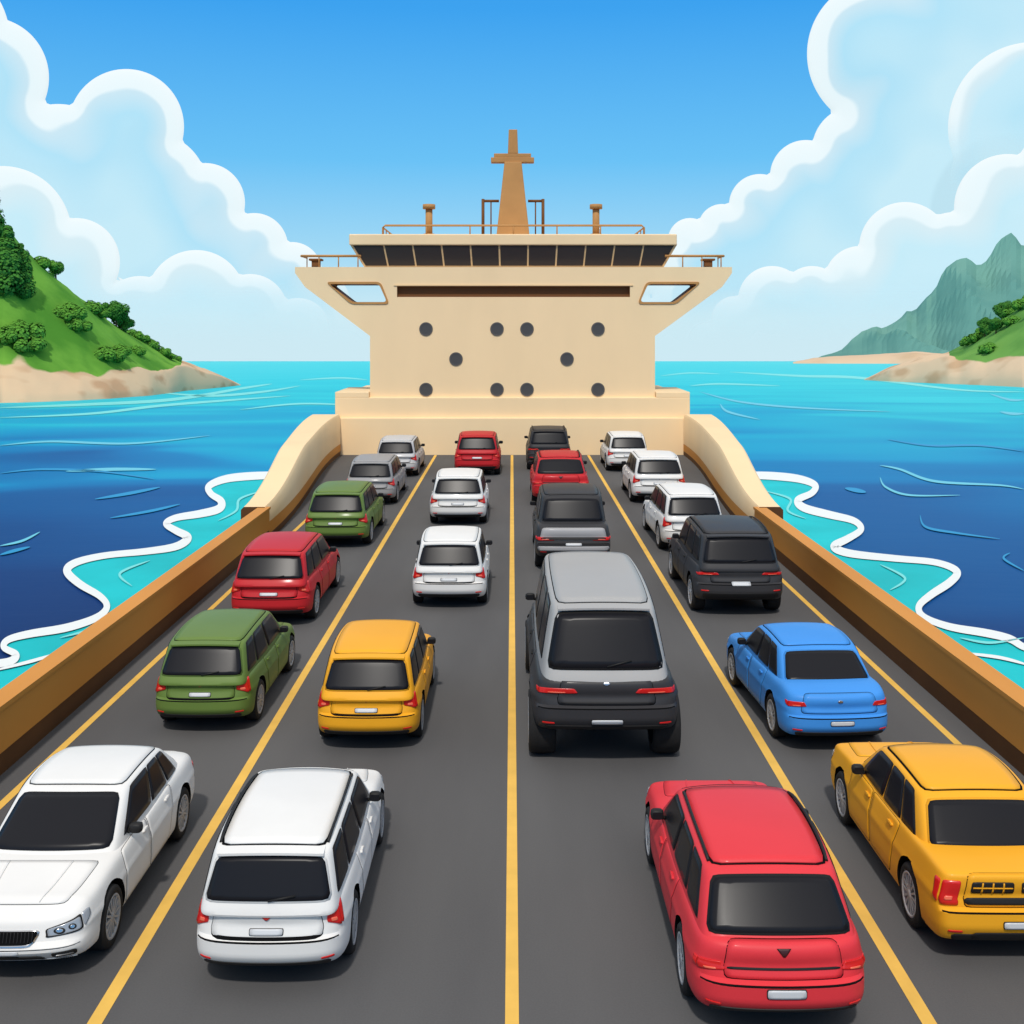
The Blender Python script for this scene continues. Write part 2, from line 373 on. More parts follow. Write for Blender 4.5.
def patch(mb,fn,fc,cs,e,m=0,nu=10,nv=8,rd=10,skirt=0.008,ms=None):
    f,out=FACES[fc]
    if len(cs)==4 and not isinstance(cs[0],tuple):
        s0,s1,t0,t1=cs; cs=((s0,t0),(s1,t0),(s1,t1),(s0,t1))
    def S(s,t): return fn(f(s,t))
    n0=len(mb.v); sgn=None
    def bil(a,b):
        if rd:
            N=(abs(a)**rd+abs(b)**rd)**(1/rd) if (abs(a)+abs(b))>0 else 1
            k=max(abs(a),abs(b)); a,b=a*k/N if N else a,b*k/N if N else b
        u=(a+1)/2;v=(b+1)/2
        s=(1-u)*(1-v)*cs[0][0]+u*(1-v)*cs[1][0]+u*v*cs[2][0]+(1-u)*v*cs[3][0]
        t=(1-u)*(1-v)*cs[0][1]+u*(1-v)*cs[1][1]+u*v*cs[2][1]+(1-u)*v*cs[3][1]
        return s,t
    low=[]
    for i in range(nu+1):
        for j in range(nv+1):
            s,t=bil(2*i/nu-1,2*j/nv-1)
            P=S(s,t); d=0.004
            N=(S(s+d,t)-S(s-d,t)).cross(S(s,t+d)-S(s,t-d))
            if N.length<1e-9: N=out.copy()
            N.normalize()
            if sgn is None: sgn=1 if N.dot(out)>0 else -1
            N*=sgn
            mb.v.append(tuple(P+N*e)); low.append(tuple(P+N*(e-skirt)))
    idx=lambda i,j:n0+i*(nv+1)+j
    for i in range(nu):
        for j in range(nv):
            q=[idx(i,j),idx(i+1,j),idx(i+1,j+1),idx(i,j+1)]
            mb.face(q if sgn>0 else q[::-1],m,True)
    per=[(i,0) for i in range(nu)]+[(nu,j) for j in range(nv)]+[(i,nv) for i in range(nu,0,-1)]+[(0,j) for j in range(nv,0,-1)]
    n1=len(mb.v)
    for (i,j) in per: mb.v.append(low[i*(nv+1)+j])
    L=len(per)
    for k in range(L):
        a=idx(*per[k]); b=idx(*per[(k+1)%L]); q=[a,n1+k,n1+(k+1)%L,b]
        mb.face(q if sgn>0 else q[::-1],m if ms is None else ms)
def lathe(mb,prof,seg,m=0,smooth=True):
    n0=len(mb.v);P=len(prof)
    for j in range(seg):
        t=2*math.pi*j/seg
        for (x,r) in prof: mb.v.append((x,r*math.cos(t),r*math.sin(t)))
    for j in range(seg):
        for k in range(P-1):
            a=n0+j*P+k;b=n0+((j+1)%seg)*P+k; mb.face([a,b,b+1,a+1],m,smooth)
def wheel_meshes(R,w):
    ri=R*0.72
    mb=MB(); lathe(mb,[(-w,ri),(-w,R*0.93),(-w*0.8,R*0.99),(-w*0.4,R),(w*0.4,R),(w*0.8,R*0.99),(w,R*0.93),(w*1.02,R*0.8),(w,ri),(w*0.5,ri*0.98),(-w,ri)],36)
    ty=mb.mesh('tyre',[M['tyre']],recalc=True)
    mb=MB(); lathe(mb,[(w*0.93,ri*1.01),(w*1.03,ri*0.98),(w*0.98,ri*0.88),(w*0.5,ri*0.86),(w*0.3,ri*0.5)],32,0)
    lathe(mb,[(w*0.45,0.001),(w*0.42,ri*0.9)],24,1)
    for k in range(14):
        t=2*math.pi*k/14; c,s_=math.cos(t),math.sin(t); px,pz_=-s_,c
        pts=[]
        for x in (w*0.5,w*0.95):
            for (r_,h) in ((0.03,0.012),(0.03,-0.012),(ri*0.93,-0.013),(ri*0.93,0.013)):
                xx=x if r_<0.1 else x*0.98
                pts.append((xx,c*r_+px*h,s_*r_+pz_*h))
        mb.hexa(pts,0)
    rim=mb.mesh('rim',[M['rim'],M['rimdark']],recalc=True)
    mb=MB(); lathe(mb,[(w*1.0,0.001),(w*1.0,0.045),(w*0.9,0.06),(w*0.3,0.06)],16,0)
    hub=mb.mesh('wheel',[M['rim']],recalc=True)
    return hub,ty,rim
def boolean_arches(me,c):
    o=bpy.data.objects.new('tmp',me); COL.objects.link(o); cuts=[]
    for yy_ in (c.ya,c.yf):
        for sg in (-1,1):
            mb=MB(); S=32; x0=sg*(c.W/2-0.30-c.ww+.11); x1=sg*(c.W/2+0.25)
            for x in (x0,x1):
                for j in range(S):
                    t=2*math.pi*j/S; mb.v.append((x,yy_+c.RA*math.cos(t),c.R+0.015+c.RA*math.sin(t)))
            for j in range(S): mb.face([j,(j+1)%S,S+(j+1)%S,S+j])
            mb.face(range(S)); mb.face(range(S,2*S))
            co=bpy.data.objects.new('cut',mb.mesh('cut',[M['gap']],recalc=True)); COL.objects.link(co); cuts.append(co)
            md=o.modifiers.new('b','BOOLEAN'); md.operation='DIFFERENCE'; md.object=co; md.solver='EXACT'
    dg=bpy.context.evaluated_depsgraph_get(); dg.update()
    ne=bpy.data.meshes.new_from_object(o.evaluated_get(dg)); ne.name='body'
    for q in cuts+[o]: bpy.data.objects.remove(q)
    ne.materials.clear(); ne.materials.append(M['paint']); ne.materials.append(M['gap']); ne.materials.append(M['black'])
    for p in ne.polygons:
        ct=p.center; mi=0
        for yy_ in (c.ya,c.yf):
            if (ct.y-yy_)**2+(ct.z-c.R-0.015)**2<(c.RA*1.003)**2 and abs(ct.x)>c.W/2-0.41 : mi=1
        if mi==0 and ct.z<c.zb+0.07: mi=2
        p.material_index=mi; p.use_smooth=True
    ne.set_sharp_from_angle(angle=math.radians(30))
    return ne
def build_type(c):
    parts=[]
    B=c.body; C=c.cabin; mats=[M['paint'],M['gap'],M['black'],M['glass'],M['red'],M['orange'],M['plate'],M['lamp'],M['chrome'],M['emred'],M['emdark']]
    def add(key,name,mb,parent=None,loc=(0,0,0)): parts.append((key,name,mb.mesh(name,mats) if isinstance(mb,MB) else mb,parent,loc))
    me=cube_surface(B,28,72,30,'body',[M['paint']]); me=boolean_arches(me,c); add('body','body',me)
    me=cube_surface(C,22,32,18,'cabin',[M['paint']]); me.set_sharp_from_angle(angle=math.radians(35)); add('cabin','cabin',me)
    sm=c.seam
    mb=MB(); patch(mb,C,'top',(-0.93,0.93,-0.955,0.94),0.005,1,12,14,18); patch(mb,C,'top',(-0.93+sm,0.93-sm,-0.955+sm*.6,0.94-sm*.8),0.012,0,12,14,18)
    add('roof','roof',mb)
    if c.rails:
        for sg in (-1,1):
            mb=MB(); pts=[]
            for i in range(13):
                b_=lerp(-0.88,0.80,i/12); P=C((sg*0.93,b_,1.0)); P.z+=0.008+0.03*min(1,i/1.5,(12-i)/1.5); pts.append(P)
            mb.tube(pts,0.018,2); add('rail%d'%sg,'roof_rail',mb)
    cb=c.cb
    mb=MB(); patch(mb,C,'rear',((-0.965,cb-.03),(0.965,cb-.03),(0.93,0.86),(-0.93,0.86)),0.006,c.rwf,16,8,16); patch(mb,C,'rear',((-0.935,cb+.02),(0.935,cb+.02),(0.89,0.80),(-0.89,0.80)),0.012,3,16,8,15)
    add('rw','rear_window',mb)
    if c.spoiler:
        mb=MB(); p0=C((0.02,-1,cb+0.06)); p1=C((0.42,-1,cb+0.20)); mb.tube([(p0.x,p0.y-.03,p0.z),(p1.x,p1.y-.03,p1.z)],0.012,2); add('wip','wiper',mb,'rw')
    mb=MB(); patch(mb,C,'front',((-0.95,cb-.06),(0.95,cb-.06),(0.92,0.88),(-0.92,0.88)),0.008,3,16,8,15)
    add('ws','windshield',mb)
    for fc,sg in (('right',1),('left',-1)):
        for (b0_,b1_) in c.swin:
            mb=MB(); patch(mb,C,fc,(b0_-.012,b1_+.012,cb,0.90),0.004,2,8,6,18); patch(mb,C,fc,(b0_,b1_,cb+.03,0.87),0.010,3,8,6,16)
            add('sw%s%.2f'%(fc,b0_),'side_window',mb,'cabin')
        for di,(d0,d1) in enumerate(c.doors):
            mb=MB(); q=((d0,-0.72),(d1,-0.72),(d1,0.92),(d0,0.92))
            if di==0: q=((d0+0.04,-0.72),(d1,-0.72),(d1,0.92),(d0-0.07,0.92))
            g=0.005; qq=((q[0][0]-g,q[0][1]-.025),(q[1][0]+g,q[1][1]-.025),(q[2][0]+g,q[2][1]+.015),(q[3][0]-g,q[3][1]+.015))
            patch(mb,B,fc,qq,0.001,1,14,18,24); patch(mb,B,fc,q,0.003,0,14,18,24)
            add('door%s%d'%(fc,di),'door',mb)
            mb=MB(); patch(mb,B,fc,(d0+0.015,d0+0.085,0.62,0.71),0.028,0 if not c.dark else 2,5,3,6,skirt=0.03); add('h%s%d'%(fc,di),'handle',mb,'door%s%d'%(fc,di))
        mb=MB(); P=C((sg,c.mirb,cb)); cx=P.x+sg*0.10; cy=P.y; cz=P.z+0.05
        n0=len(mb.v)
        for i in range(7):
            for j in range(12):
                ph=math.pi*i/6; th=2*math.pi*j/12
                f3=lambda v,k:math.copysign(abs(v)**k,v)
                mb.v.append((cx+0.085*f3(math.sin(ph)*math.cos(th),0.6),cy+0.06*f3(math.sin(ph)*math.sin(th),0.6),cz+0.06*f3(math.cos(ph),0.6)))
        for i in range(6):
            for j in range(12): mb.face([n0+i*12+j,n0+(i+1)*12+j,n0+(i+1)*12+(j+1)%12,n0+i*12+(j+1)%12],2,True)
        mb.tube([(P.x-sg*0.03,cy,cz-0.05),(cx,cy,cz-0.03)],0.025,2)
        mb.box((cx-0.06,cy-0.066,cz-0.04),(cx+0.06,cy-0.058,cz+0.04),3)
        add('mir%d'%sg,'side_mirror',mb)
    mb=MB(); t=c.tg
    patch(mb,B,'rear',(-t[0]-.010,t[0]+.010,t[1]-.025,t[2]+.02),0.001,1,16,12,16); patch(mb,B,'rear',(-t[0],t[0],t[1],t[2]),0.005,0,16,12,16)
    if c.garnish: patch(mb,B,'rear',(-t[0]*.95,t[0]*.95,c.garnish[0],c.garnish[1]),0.014,c.garm,16,4,10)
    add('tg','tailgate',mb)
    pl=c.plate
    mb=MB(); patch(mb,B,'rear',(-0.222,0.222,pl[0]-.018,pl[1]+.018),0.010,2,6,4,14,skirt=0.02); patch(mb,B,'rear',(-0.212,0.212,pl[0],pl[1]),0.018,6,6,4,14)
    add('pl','license_plate',mb)
    if c.emblem:
        mb=MB(); mi={'red':9,'dark':10,'chrome':8}[c.emblem]; ec=c.embc; ew=c.embw
        if c.emblem=='chrome': patch(mb,B,'rear',(-0.05,0.05,ec-.06,ec+.06),0.016,mi,8,8,2)
        else: patch(mb,B,'rear',((-0.012,ec-.12),(0.012,ec-.12),(ew,ec+.06),(-ew,ec+.06)),0.016,mi,6,6,0)
        add('em','emblem',mb,'tg')
    mb=MB(); patch(mb,B,'rear',(-0.86,0.86,-0.95,c.val),0.008,2,20,4,14)
    patch(mb,B,'rear',(0.72,0.90,c.val+.06,c.val+.13),0.008,4,6,3,6); patch(mb,B,'rear',(-0.90,-0.72,c.val+.06,c.val+.13),0.008,4,6,3,6)
    if c.bband: patch(mb,B,'rear',(-0.97,0.97,c.bband[0],c.bband[1]),0.012,0,24,4,14)
    patch(mb,B,'rear',(-0.96,0.96,-0.085,-0.06),0.003,1,24,2,0)
    add('bump','rear_bumper',mb)
    for sg in (-1,1):
        mb=MB(); l=c.tl
        def q(a0,a1): return (sg*a0,sg*a1) if sg>0 else (sg*a1,sg*a0)
        s0,s1=q(l[0],l[1]); sl=c.tls
        cs=((s0,l[2]),(s1,l[2]),(s1,l[3]),(s0,l[3]))
        if sl: cs=((s0,l[2]+sl),(s1,l[2]),(s1,l[3]),(s0+sg*c.tlt,l[3]-sl*.1)) if sg>0 else ((s0,l[2]),(s1,l[2]+sl),(s1+sg*c.tlt,l[3]-sl*.1),(s0,l[3]))
        patch(mb,B,'rear',cs,0.012,4,12,8,12,skirt=0.014)
        if l[1]>0.9: patch(mb,B,'right' if sg>0 else 'left',((-1.0,l[2]+.03),(-.955,l[2]+.1),(-.93,l[3]-.02),(-1.0,l[3]-.01)),0.011,4,6,6,8,skirt=0.014)
        a0,a1=q(lerp(l[0],l[1],.30),lerp(l[0],l[1],.72)); patch(mb,B,'rear',(a0,a1,lerp(l[2],l[3],.20),lerp(l[2],l[3],.36)),0.018,5,6,4,6)
        add('tl%d'%sg,'tail_light',mb)
        mb=MB(); s0,s1=q(0.52,0.99); cs=((s0,0.12),(s1,0.26),(s1,0.82),(s0,0.46)) if sg>0 else ((s0,0.26),(s1,0.12),(s1,0.46),(s0,0.82))
        patch(mb,B,'front',cs,0.008,2,12,8,9,skirt=0.01)
        cs2=tuple(((p[0]-sg*0.76)*0.9+sg*0.76,(p[1]-.41)*.80+.41) for p in cs); patch(mb,B,'front',cs2,0.014,7,12,8,9)
        patch(mb,B,'right' if sg>0 else 'left',((0.90,0.46),(1.0,0.26),(1.0,0.80),(0.90,0.70)),0.012,7,6,6,6)
        a0,a1=q(0.62,0.76); patch(mb,B,'front',(a0,a1,0.24,0.48),0.02,2,8,8,2); a0,a1=q(0.645,0.735); patch(mb,B,'front',(a0,a1,0.28,0.44),0.026,8,8,8,2)
        a0,a1=q(0.80,0.90); patch(mb,B,'front',(a0,a1,0.34,0.56),0.02,2,8,8,2); a0,a1=q(0.82,0.88); patch(mb,B,'front',(a0,a1,0.38,0.52),0.026,8,8,8,2)
        add('hl%d'%sg,'headlight',mb)
    mb=MB(); patch(mb,B,'front',((-0.38,-0.14),(0.38,-0.14),(0.46,0.46),(-0.46,0.46)),0.008,8,14,8,9); patch(mb,B,'front',((-0.355,-0.10),(0.355,-0.10),(0.435,0.42),(-0.435,0.42)),0.014,1,14,8,9)
    for i in range(-8,9): patch(mb,B,'front',(i*.045-.006,i*.045+.006,-0.07,0.39),0.020,2,1,5,0)
    add('gr','grille',mb)
    mb=MB(); patch(mb,B,'front',((-0.55,-0.80),(0.55,-0.80),(0.46,-0.54),(-0.46,-0.54)),0.01,2,12,4,9)
    for sg in (-1,1):
        a=sorted((sg*0.62,sg*0.92)); patch(mb,B,'front',(a[0],a[1],-0.70,-0.40),0.01,2,8,4,5); patch(mb,B,'front',(a[0]+.04,a[1]-.04,-0.58,-0.52),0.02,8,8,2,4)
    patch(mb,B,'front',(-0.22,0.22,-0.42,-0.24),0.016,6,6,4,14)
    patch(mb,B,'front',(-0.93,0.93,-0.92,-0.84),0.01,8,16,3,6)
    patch(mb,B,'front',(-0.96,0.96,-0.24,-0.215),0.003,1,24,2,0)
    add('fb','front_bumper',mb)
    mb=MB(); patch(mb,B,'top',((-0.84,0.55),(0.84,0.55),(0.76,0.95),(-0.76,0.95)),0.001,1,14,14,16); patch(mb,B,'top',((-0.832,0.553),(0.832,0.553),(0.752,0.945),(-0.752,0.945)),0.004,0,14,14,16)
    for sg in (-1,1):
        a=sg*0.45; patch(mb,B,'top',((a-.012,0.56),(a+.012,0.56),(a-sg*.08+.006,0.93),(a-sg*.08-.006,0.93)),0.014,0,2,12,0)
    add('bn','bonnet',mb)
    if c.spoiler:
        mb=MB()
        P=[C((s_/10*0.92,-1,0.95)) for s_ in range(-10,11)]
        n0=len(mb.v)
        for p in P:
            mb.v+= [(p.x,p.y+0.06,p.z+0.028),(p.x,p.y-0.09,p.z+0.006),(p.x,p.y-0.09,p.z-0.02),(p.x,p.y+0.03,p.z-0.03)]
        for i in range(20):
            for k in range(4): mb.face([n0+i*4+k,n0+i*4+(k+1)%4,n0+(i+1)*4+(k+1)%4,n0+(i+1)*4+k],0)
        mb.face([n0+3,n0+2,n0+1,n0]); mb.face([n0+80,n0+81,n0+82,n0+83])
        parts.append(('sp','spoiler',mb.mesh('spoiler',mats,recalc=True),None,(0,0,0)))
    hub,ty,rim=wheel_meshes(c.R,c.ww)
    for yy_ in (c.ya,c.yf):
        for sg in (-1,1):
            k='wh%.1f%d'%(yy_,sg)
            parts.append((k,'wheel',hub,None,(sg*(c.W/2-0.012-c.ww+c.wout),yy_,c.R)))
            parts.append((k+'t','tyre',ty,k,(0,0,0))); parts.append((k+'r','rim',rim,k,(0,0,0)))
    return parts
base=dict(zb=0.19,lean=0.04,leanf=0.10,R=0.34,RA=0.385,rails=False,dark=False,garnish=None,garm=2,emblem='chrome',embc=0.62,embw=.085,spoiler=True,rwf=0,nb=10,nc=16,rp=0.09,ww=0.115,bband=None,flare=0,wout=0,seam=0.022,tlt=0.06,
          tg=(0.66,0.02,0.95),plate=(-0.42,-0.22),val=-0.70,tl=(0.62,0.99,0.34,0.86),tls=0.12,mirb=0.72,cb=-0.46)
TY={}
def T(n,**k):
    d=dict(base); d.update(k); TY[n]=Car(**d)
T('hatch',L=4.1,W=1.80,H=1.54,top=[(0,.98),(.2,.99),(.62,.96),(.74,.94),(.92,.84),(1,.74)],r0=-2.04,r1=-1.68,f0=1.2,f1=.30,wb=.85,wr=.72,zc=.80,
  ya=-1.28,yf=1.30,swin=[(-.88,-.54),(-.50,.02),(.06,.82)],doors=[(-.36,.0),(.02,.43)],plate=(0.08,0.24),emblem='red',embc=0.66,tl=(0.72,0.99,0.18,0.88),tls=.16,tg=(0.68,-0.02,0.95))
T('estate',L=4.65,W=1.80,H=1.52,top=[(0,.97),(.2,.97),(.62,.95),(.74,.93),(.92,.84),(1,.74)],r0=-2.31,r1=-2.02,f0=1.15,f1=.30,wb=.85,wr=.72,zc=.80,rails=True,seam=.05,embw=.11,
  ya=-1.42,yf=1.45,swin=[(-.90,-.52),(-.48,.08),(.12,.84)],doors=[(-.34,.03),(.05,.43)],emblem='red',embc=0.62,plate=(0.06,0.22),tl=(0.78,0.99,0.20,0.92),tls=.14,tg=(0.72,-0.02,0.95))
T('wagon',L=4.75,W=1.84,H=1.48,top=[(0,.97),(.2,.97),(.62,.94),(.74,.92),(.92,.84),(1,.74)],r0=-2.30,r1=-1.74,f0=1.15,f1=.30,wb=.865,wr=.72,zc=.80,rails=True,rwf=2,seam=.045,
  ya=-1.45,yf=1.5,swin=[(-.84,-.50),(-.46,.08),(.12,.84)],doors=[(-.34,.03),(.05,.43)],emblem='dark',embc=0.72,plate=(-0.34,-0.12),tl=(0.64,0.99,0.14,0.40),tls=0.06,spoiler=False,garnish=(0.22,0.28))
T('sedan',L=4.6,W=1.82,H=1.45,top=[(0,.94),(.12,.99),(.2,.98),(.62,.94),(.74,.92),(.92,.84),(1,.74)],r0=-1.86,r1=-1.12,f0=1.25,f1=.30,wb=.85,wr=.70,zc=.80,
  ya=-1.38,yf=1.42,swin=[(-.78,-.45),(-.41,.06),(.10,.82)],doors=[(-.34,.03),(.05,.43)],tg=(0.7,0.1,0.95),plate=(-0.36,-0.18),tl=(0.62,0.99,0.36,0.60),tls=0.04,spoiler=False,lean=0.03)
T('boxsedan',L=4.6,W=1.84,H=1.48,top=[(0,.99),(.12,1.0),(.2,.99),(.62,.97),(.74,.95),(.92,.90),(1,.82)],r0=-1.80,r1=-1.15,f0=1.2,f1=.35,wb=.87,wr=.72,zc=.80,nb=20,rp=0.02,seam=.045,
  ya=-1.38,yf=1.42,swin=[(-.78,-.45),(-.41,.06),(.10,.82)],doors=[(-.34,.03),(.05,.43)],tg=(0.66,0.02,0.95),plate=(-0.48,-0.30),tl=(0.74,0.97,0.06,0.76),tls=0,spoiler=False,lean=0.0,emblem=None)
T('suv',L=4.6,W=1.95,H=1.80,top=[(0,1.12),(.2,1.12),(.62,1.10),(.74,1.08),(.92,.98),(1,.86)],r0=-2.28,r1=-1.94,f0=1.25,f1=.35,wb=.925,wr=.79,zc=.95,zb=.30,R=.38,RA=.44,rails=True,dark=True,ww=.14,nb=14,
  ya=-1.52,yf=1.45,swin=[(-.88,-.52),(-.48,.08),(.12,.84)],doors=[(-.32,.03),(.05,.42)],plate=(-0.10,0.08),tl=(0.48,0.99,0.42,0.58),tls=0.03,emblem=None,val=-.5)
T('pickup',L=4.8,W=1.95,H=1.86,top=[(0,1.10),(.06,1.16),(.2,1.14),(.62,1.12),(.74,1.10),(.92,1.0),(1,.88)],r0=-1.95,r1=-1.55,f0=1.35,f1=.45,wb=.925,wr=.80,zc=.95,zb=.32,R=.38,RA=.44,rails=False,dark=True,ww=.14,nb=16,rp=.03,
  ya=-1.55,yf=1.5,swin=[(-.84,-.52),(-.48,.08),(.12,.84)],doors=[(-.32,.03),(.05,.42)],tg=(0.9,0.12,0.97),plate=(-0.20,-0.06),tl=(0.50,0.98,0.12,0.34),tls=0.0,emblem=None,val=-.72,garnish=(0.14,0.34),garm=2,bband=(-0.56,-0.24),spoiler=False)
T('bigsuv',L=5.4,W=2.05,H=2.24,top=[(0,1.26),(.2,1.26),(.62,1.24),(.74,1.22),(.92,1.12),(1,.98)],r0=-2.66,r1=-2.16,f0=2.1,f1=1.5,wb=.955,wr=.76,zc=1.07,zb=.46,R=.45,RA=.52,rails=False,dark=True,ww=.19,nb=14,rp=.05,rwf=2,flare=.04,wout=.05,
  ya=-2.0,yf=1.75,swin=[(-.82,-.50),(-.46,.08),(.12,.80)],doors=[(-.40,.0),(.02,.42)],plate=(-0.62,-0.46),tl=(0.40,0.99,0.42,0.62),tls=0.02,emblem='chrome',embc=.80,val=-.72,garnish=(0.06,0.12))
PARTS={k:build_type(v) for k,v in TY.items()}
def place(kind,pcol,x,yaxle,width,yaw=0,label='',roof=None,facing=False,sl=1.0,sz=1.0):
    c=TY[kind]; s=width/c.W
    e=bpy.data.objects.new('parked_car',None); COL.objects.link(e); e.empty_display_size=1
    e['label']=label; e['category']='car'; e['group']='cars parked on the ferry deck'
    ya=c.ya if not facing else -c.yf
    e.location=(x,yaxle-ya*s*sl,0.006); e.scale=(s,s*sl,s*sz); e.rotation_euler=(0,0,math.radians(yaw)+(math.pi if facing else 0))
    if yaw and not facing:
        d=-ya*s*sl; e.location=(x-math.sin(math.radians(yaw))*d,yaxle+math.cos(math.radians(yaw))*d,0.006)
    om={}
    over=roof or {}
    for key,name,me,par,loc in PARTS[kind]:
        o=bpy.data.objects.new(name,me); COL.objects.link(o); o.parent=om[par] if par else e; o.location=loc; om[key]=o
        if name=='wheel' and loc[0]<0: o.rotation_euler=(0,0,math.pi)
        for i,sl_ in enumerate(o.material_slots):
            if sl_.material==M['paint']:
                sl_.link='OBJECT'; sl_.material=PA[over.get(name,pcol)]
    return e
cars=[
('sedan','white',-5.38,12.45,1.76,0,'white sedan facing aft with grille and headlights showing',None,True,0.98,1.02),
('hatch','green',-5.36,19.7,1.74,0,'olive green hatchback beside the ochre bulwark',None,False,1.12,1.06),
('hatch','red',-5.68,26.6,1.96,0,'dark red hatchback parked behind a green car',None,False,1.15,1.05),
('hatch','green',-5.6,35.8,2.1,0,'small olive green hatchback behind a silver car',None,False,1.1,1),
('hatch','silver',-5.6,44.2,2.05,0,'silver grey hatchback near the deckhouse',None,False,1.15,1),
('hatch','pearl',-5.45,52.4,2.05,0,'pale silver hatchback next to the deckhouse wall',None,False,1.1,1),
('estate','white',-2.58,12.35,1.66,0,'white estate car with red emblem and black roof rails',None,False,0.98,1.06),
('hatch','gold',-2.40,18.9,1.75,0,'golden yellow hatchback with dark rear window',None,False,1.1,1.06),
('hatch','white',-1.57,28.1,1.90,0,'white hatchback beside the centre line',None,False,1,1.04),
('hatch','white',-1.92,39.7,2.06,0,'white hatchback behind a red one',None,False,1,1),
('hatch','red',-1.65,52.7,2.2,0,'red hatchback close to the deckhouse wall',None,False,.9,1.04),
('suv','charcoal',1.82,54.6,2.2,0,'dark grey sport utility car by the deckhouse wall',None,False,.9,1),
('wagon','red',1.92,44.2,2.3,0,'red estate car behind a dark grey car',None,False,.9,1.04),
('pickup','charcoal',1.76,32.4,2.2,0,'dark grey pickup with silver tailgate and bumper',{'tailgate':'trim_silver','rear_bumper':'trim_silver'},False,1,1.03),
('bigsuv','charcoal',1.5,18.2,2.36,0,'large black sport utility car with pale grey roof',{'roof':'roofgrey','spoiler':'roofgrey','cabin':'roofgrey'},False,1.0,0.99),
('wagon','crimson',2.66,11.6,1.79,0,'bright red estate car with outlined roof panel',None,False,0.98,1.06),
('hatch','white',5.65,54.2,2.1,0,'white hatchback at the deckhouse wall',None,False,1,1),
('hatch','white',5.85,44.5,2.2,0,'white hatchback in the outer lane',None,False,1,1),
('hatch','white',5.65,35.0,2.05,1,'white hatchback with black roof edge in the outer lane',None,False,1.1,1.05),
('suv','black',5.52,27.4,2.20,0,'black sport utility car with slim red tail lights',None,False,1,1),
('sedan','blue',5.34,18.9,1.83,3,'bright blue saloon car angled towards the bow',None,False,0.96,1.06),
('boxsedan','gold',5.53,12.9,1.78,0,'golden yellow saloon with black slatted rear panels',None,False,0.98,1.08),
]
for c in cars:
    e=place(*c)
    if c[0]=='boxsedan':
        cc=TY['boxsedan']; mb=MB()
        for sg in (-1,1):
            a=sorted((sg*0.05,sg*0.60)); patch(mb,cc.body,'rear',(a[0],a[1],0.42,0.74),0.016,1,8,6,14)
            patch(mb,cc.body,'rear',(a[0]+.02,a[1]-.02,0.565,0.595),0.024,0,8,2,0)
            for i in range(1,4):
                xx=lerp(a[0],a[1],i/4); patch(mb,cc.body,'rear',(xx-.010,xx+.010,0.44,0.72),0.024,0,1,4,0)
        patch(mb,cc.body,'rear',(-.66,.66,0.08,0.26),0.014,1,12,4,12)
        patch(mb,cc.body,'rear',(-.60,.60,-0.90,-0.62),0.014,1,12,4,10)
        addobj('rear_grille',mb.mesh('rear_grille',[PA['gold'],M['black']]),e)
# =============================================================== SEA
def zsea(y): return -5-0.03*y
def seapt(u,v,off=0.0):
    y=13200.0/(v-361.0); return ((u-VX)*y/F,y,zsea(y)+off)
SEA=bpy.data.materials.new('sea_water'); SEA.use_nodes=True
nt=SEA.node_tree; b=nt.nodes['Principled BSDF']; b.inputs['Roughness'].default_value=0.5; b.inputs['Specular IOR Level'].default_value=0.05
g=nt.nodes.new('ShaderNodeNewGeometry'); sp=nt.nodes.new('ShaderNodeSeparateXYZ'); nt.links.new(g.outputs['Position'],sp.inputs[0])
def math_(op,a,b_=None):
    n=nt.nodes.new('ShaderNodeMath'); n.operation=op
    for i,v in enumerate((a,b_)):
        if v is None: continue
        if isinstance(v,(int,float)): n.inputs[i].default_value=v
        else: nt.links.new(v,n.inputs[i])
    return n.outputs[0]
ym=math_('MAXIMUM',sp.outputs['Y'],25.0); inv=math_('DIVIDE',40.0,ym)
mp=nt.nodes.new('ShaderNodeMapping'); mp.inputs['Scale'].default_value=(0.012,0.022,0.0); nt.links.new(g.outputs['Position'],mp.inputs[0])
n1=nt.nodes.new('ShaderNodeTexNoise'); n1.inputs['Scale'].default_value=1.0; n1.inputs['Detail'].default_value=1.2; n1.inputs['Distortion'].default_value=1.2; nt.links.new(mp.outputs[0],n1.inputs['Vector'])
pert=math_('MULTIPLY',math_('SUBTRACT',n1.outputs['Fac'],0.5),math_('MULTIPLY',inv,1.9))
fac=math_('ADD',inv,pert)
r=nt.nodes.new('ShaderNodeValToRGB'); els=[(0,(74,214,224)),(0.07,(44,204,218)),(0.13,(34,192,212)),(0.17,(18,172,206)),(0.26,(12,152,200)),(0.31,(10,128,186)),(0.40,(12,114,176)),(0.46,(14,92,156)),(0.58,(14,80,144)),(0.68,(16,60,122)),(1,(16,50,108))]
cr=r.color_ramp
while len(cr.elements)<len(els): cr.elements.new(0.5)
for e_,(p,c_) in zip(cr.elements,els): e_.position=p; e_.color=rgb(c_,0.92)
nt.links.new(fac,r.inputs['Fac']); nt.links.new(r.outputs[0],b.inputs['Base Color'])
mp2=nt.nodes.new('ShaderNodeMapping'); mp2.inputs['Scale'].default_value=(0.25,0.6,0.3); nt.links.new(g.outputs['Position'],mp2.inputs[0])
n3=nt.nodes.new('ShaderNodeTexNoise'); n3.inputs['Scale'].default_value=0.7; n3.inputs['Detail'].default_value=3; nt.links.new(mp2.outputs[0],n3.inputs['Vector'])
bp=nt.nodes.new('ShaderNodeBump'); bp.inputs['Strength'].default_value=0.08; bp.inputs['Distance'].default_value=0.4
nt.links.new(n3.outputs['Fac'],bp.inputs['Height']); nt.links.new(bp.outputs[0],b.inputs['Normal'])
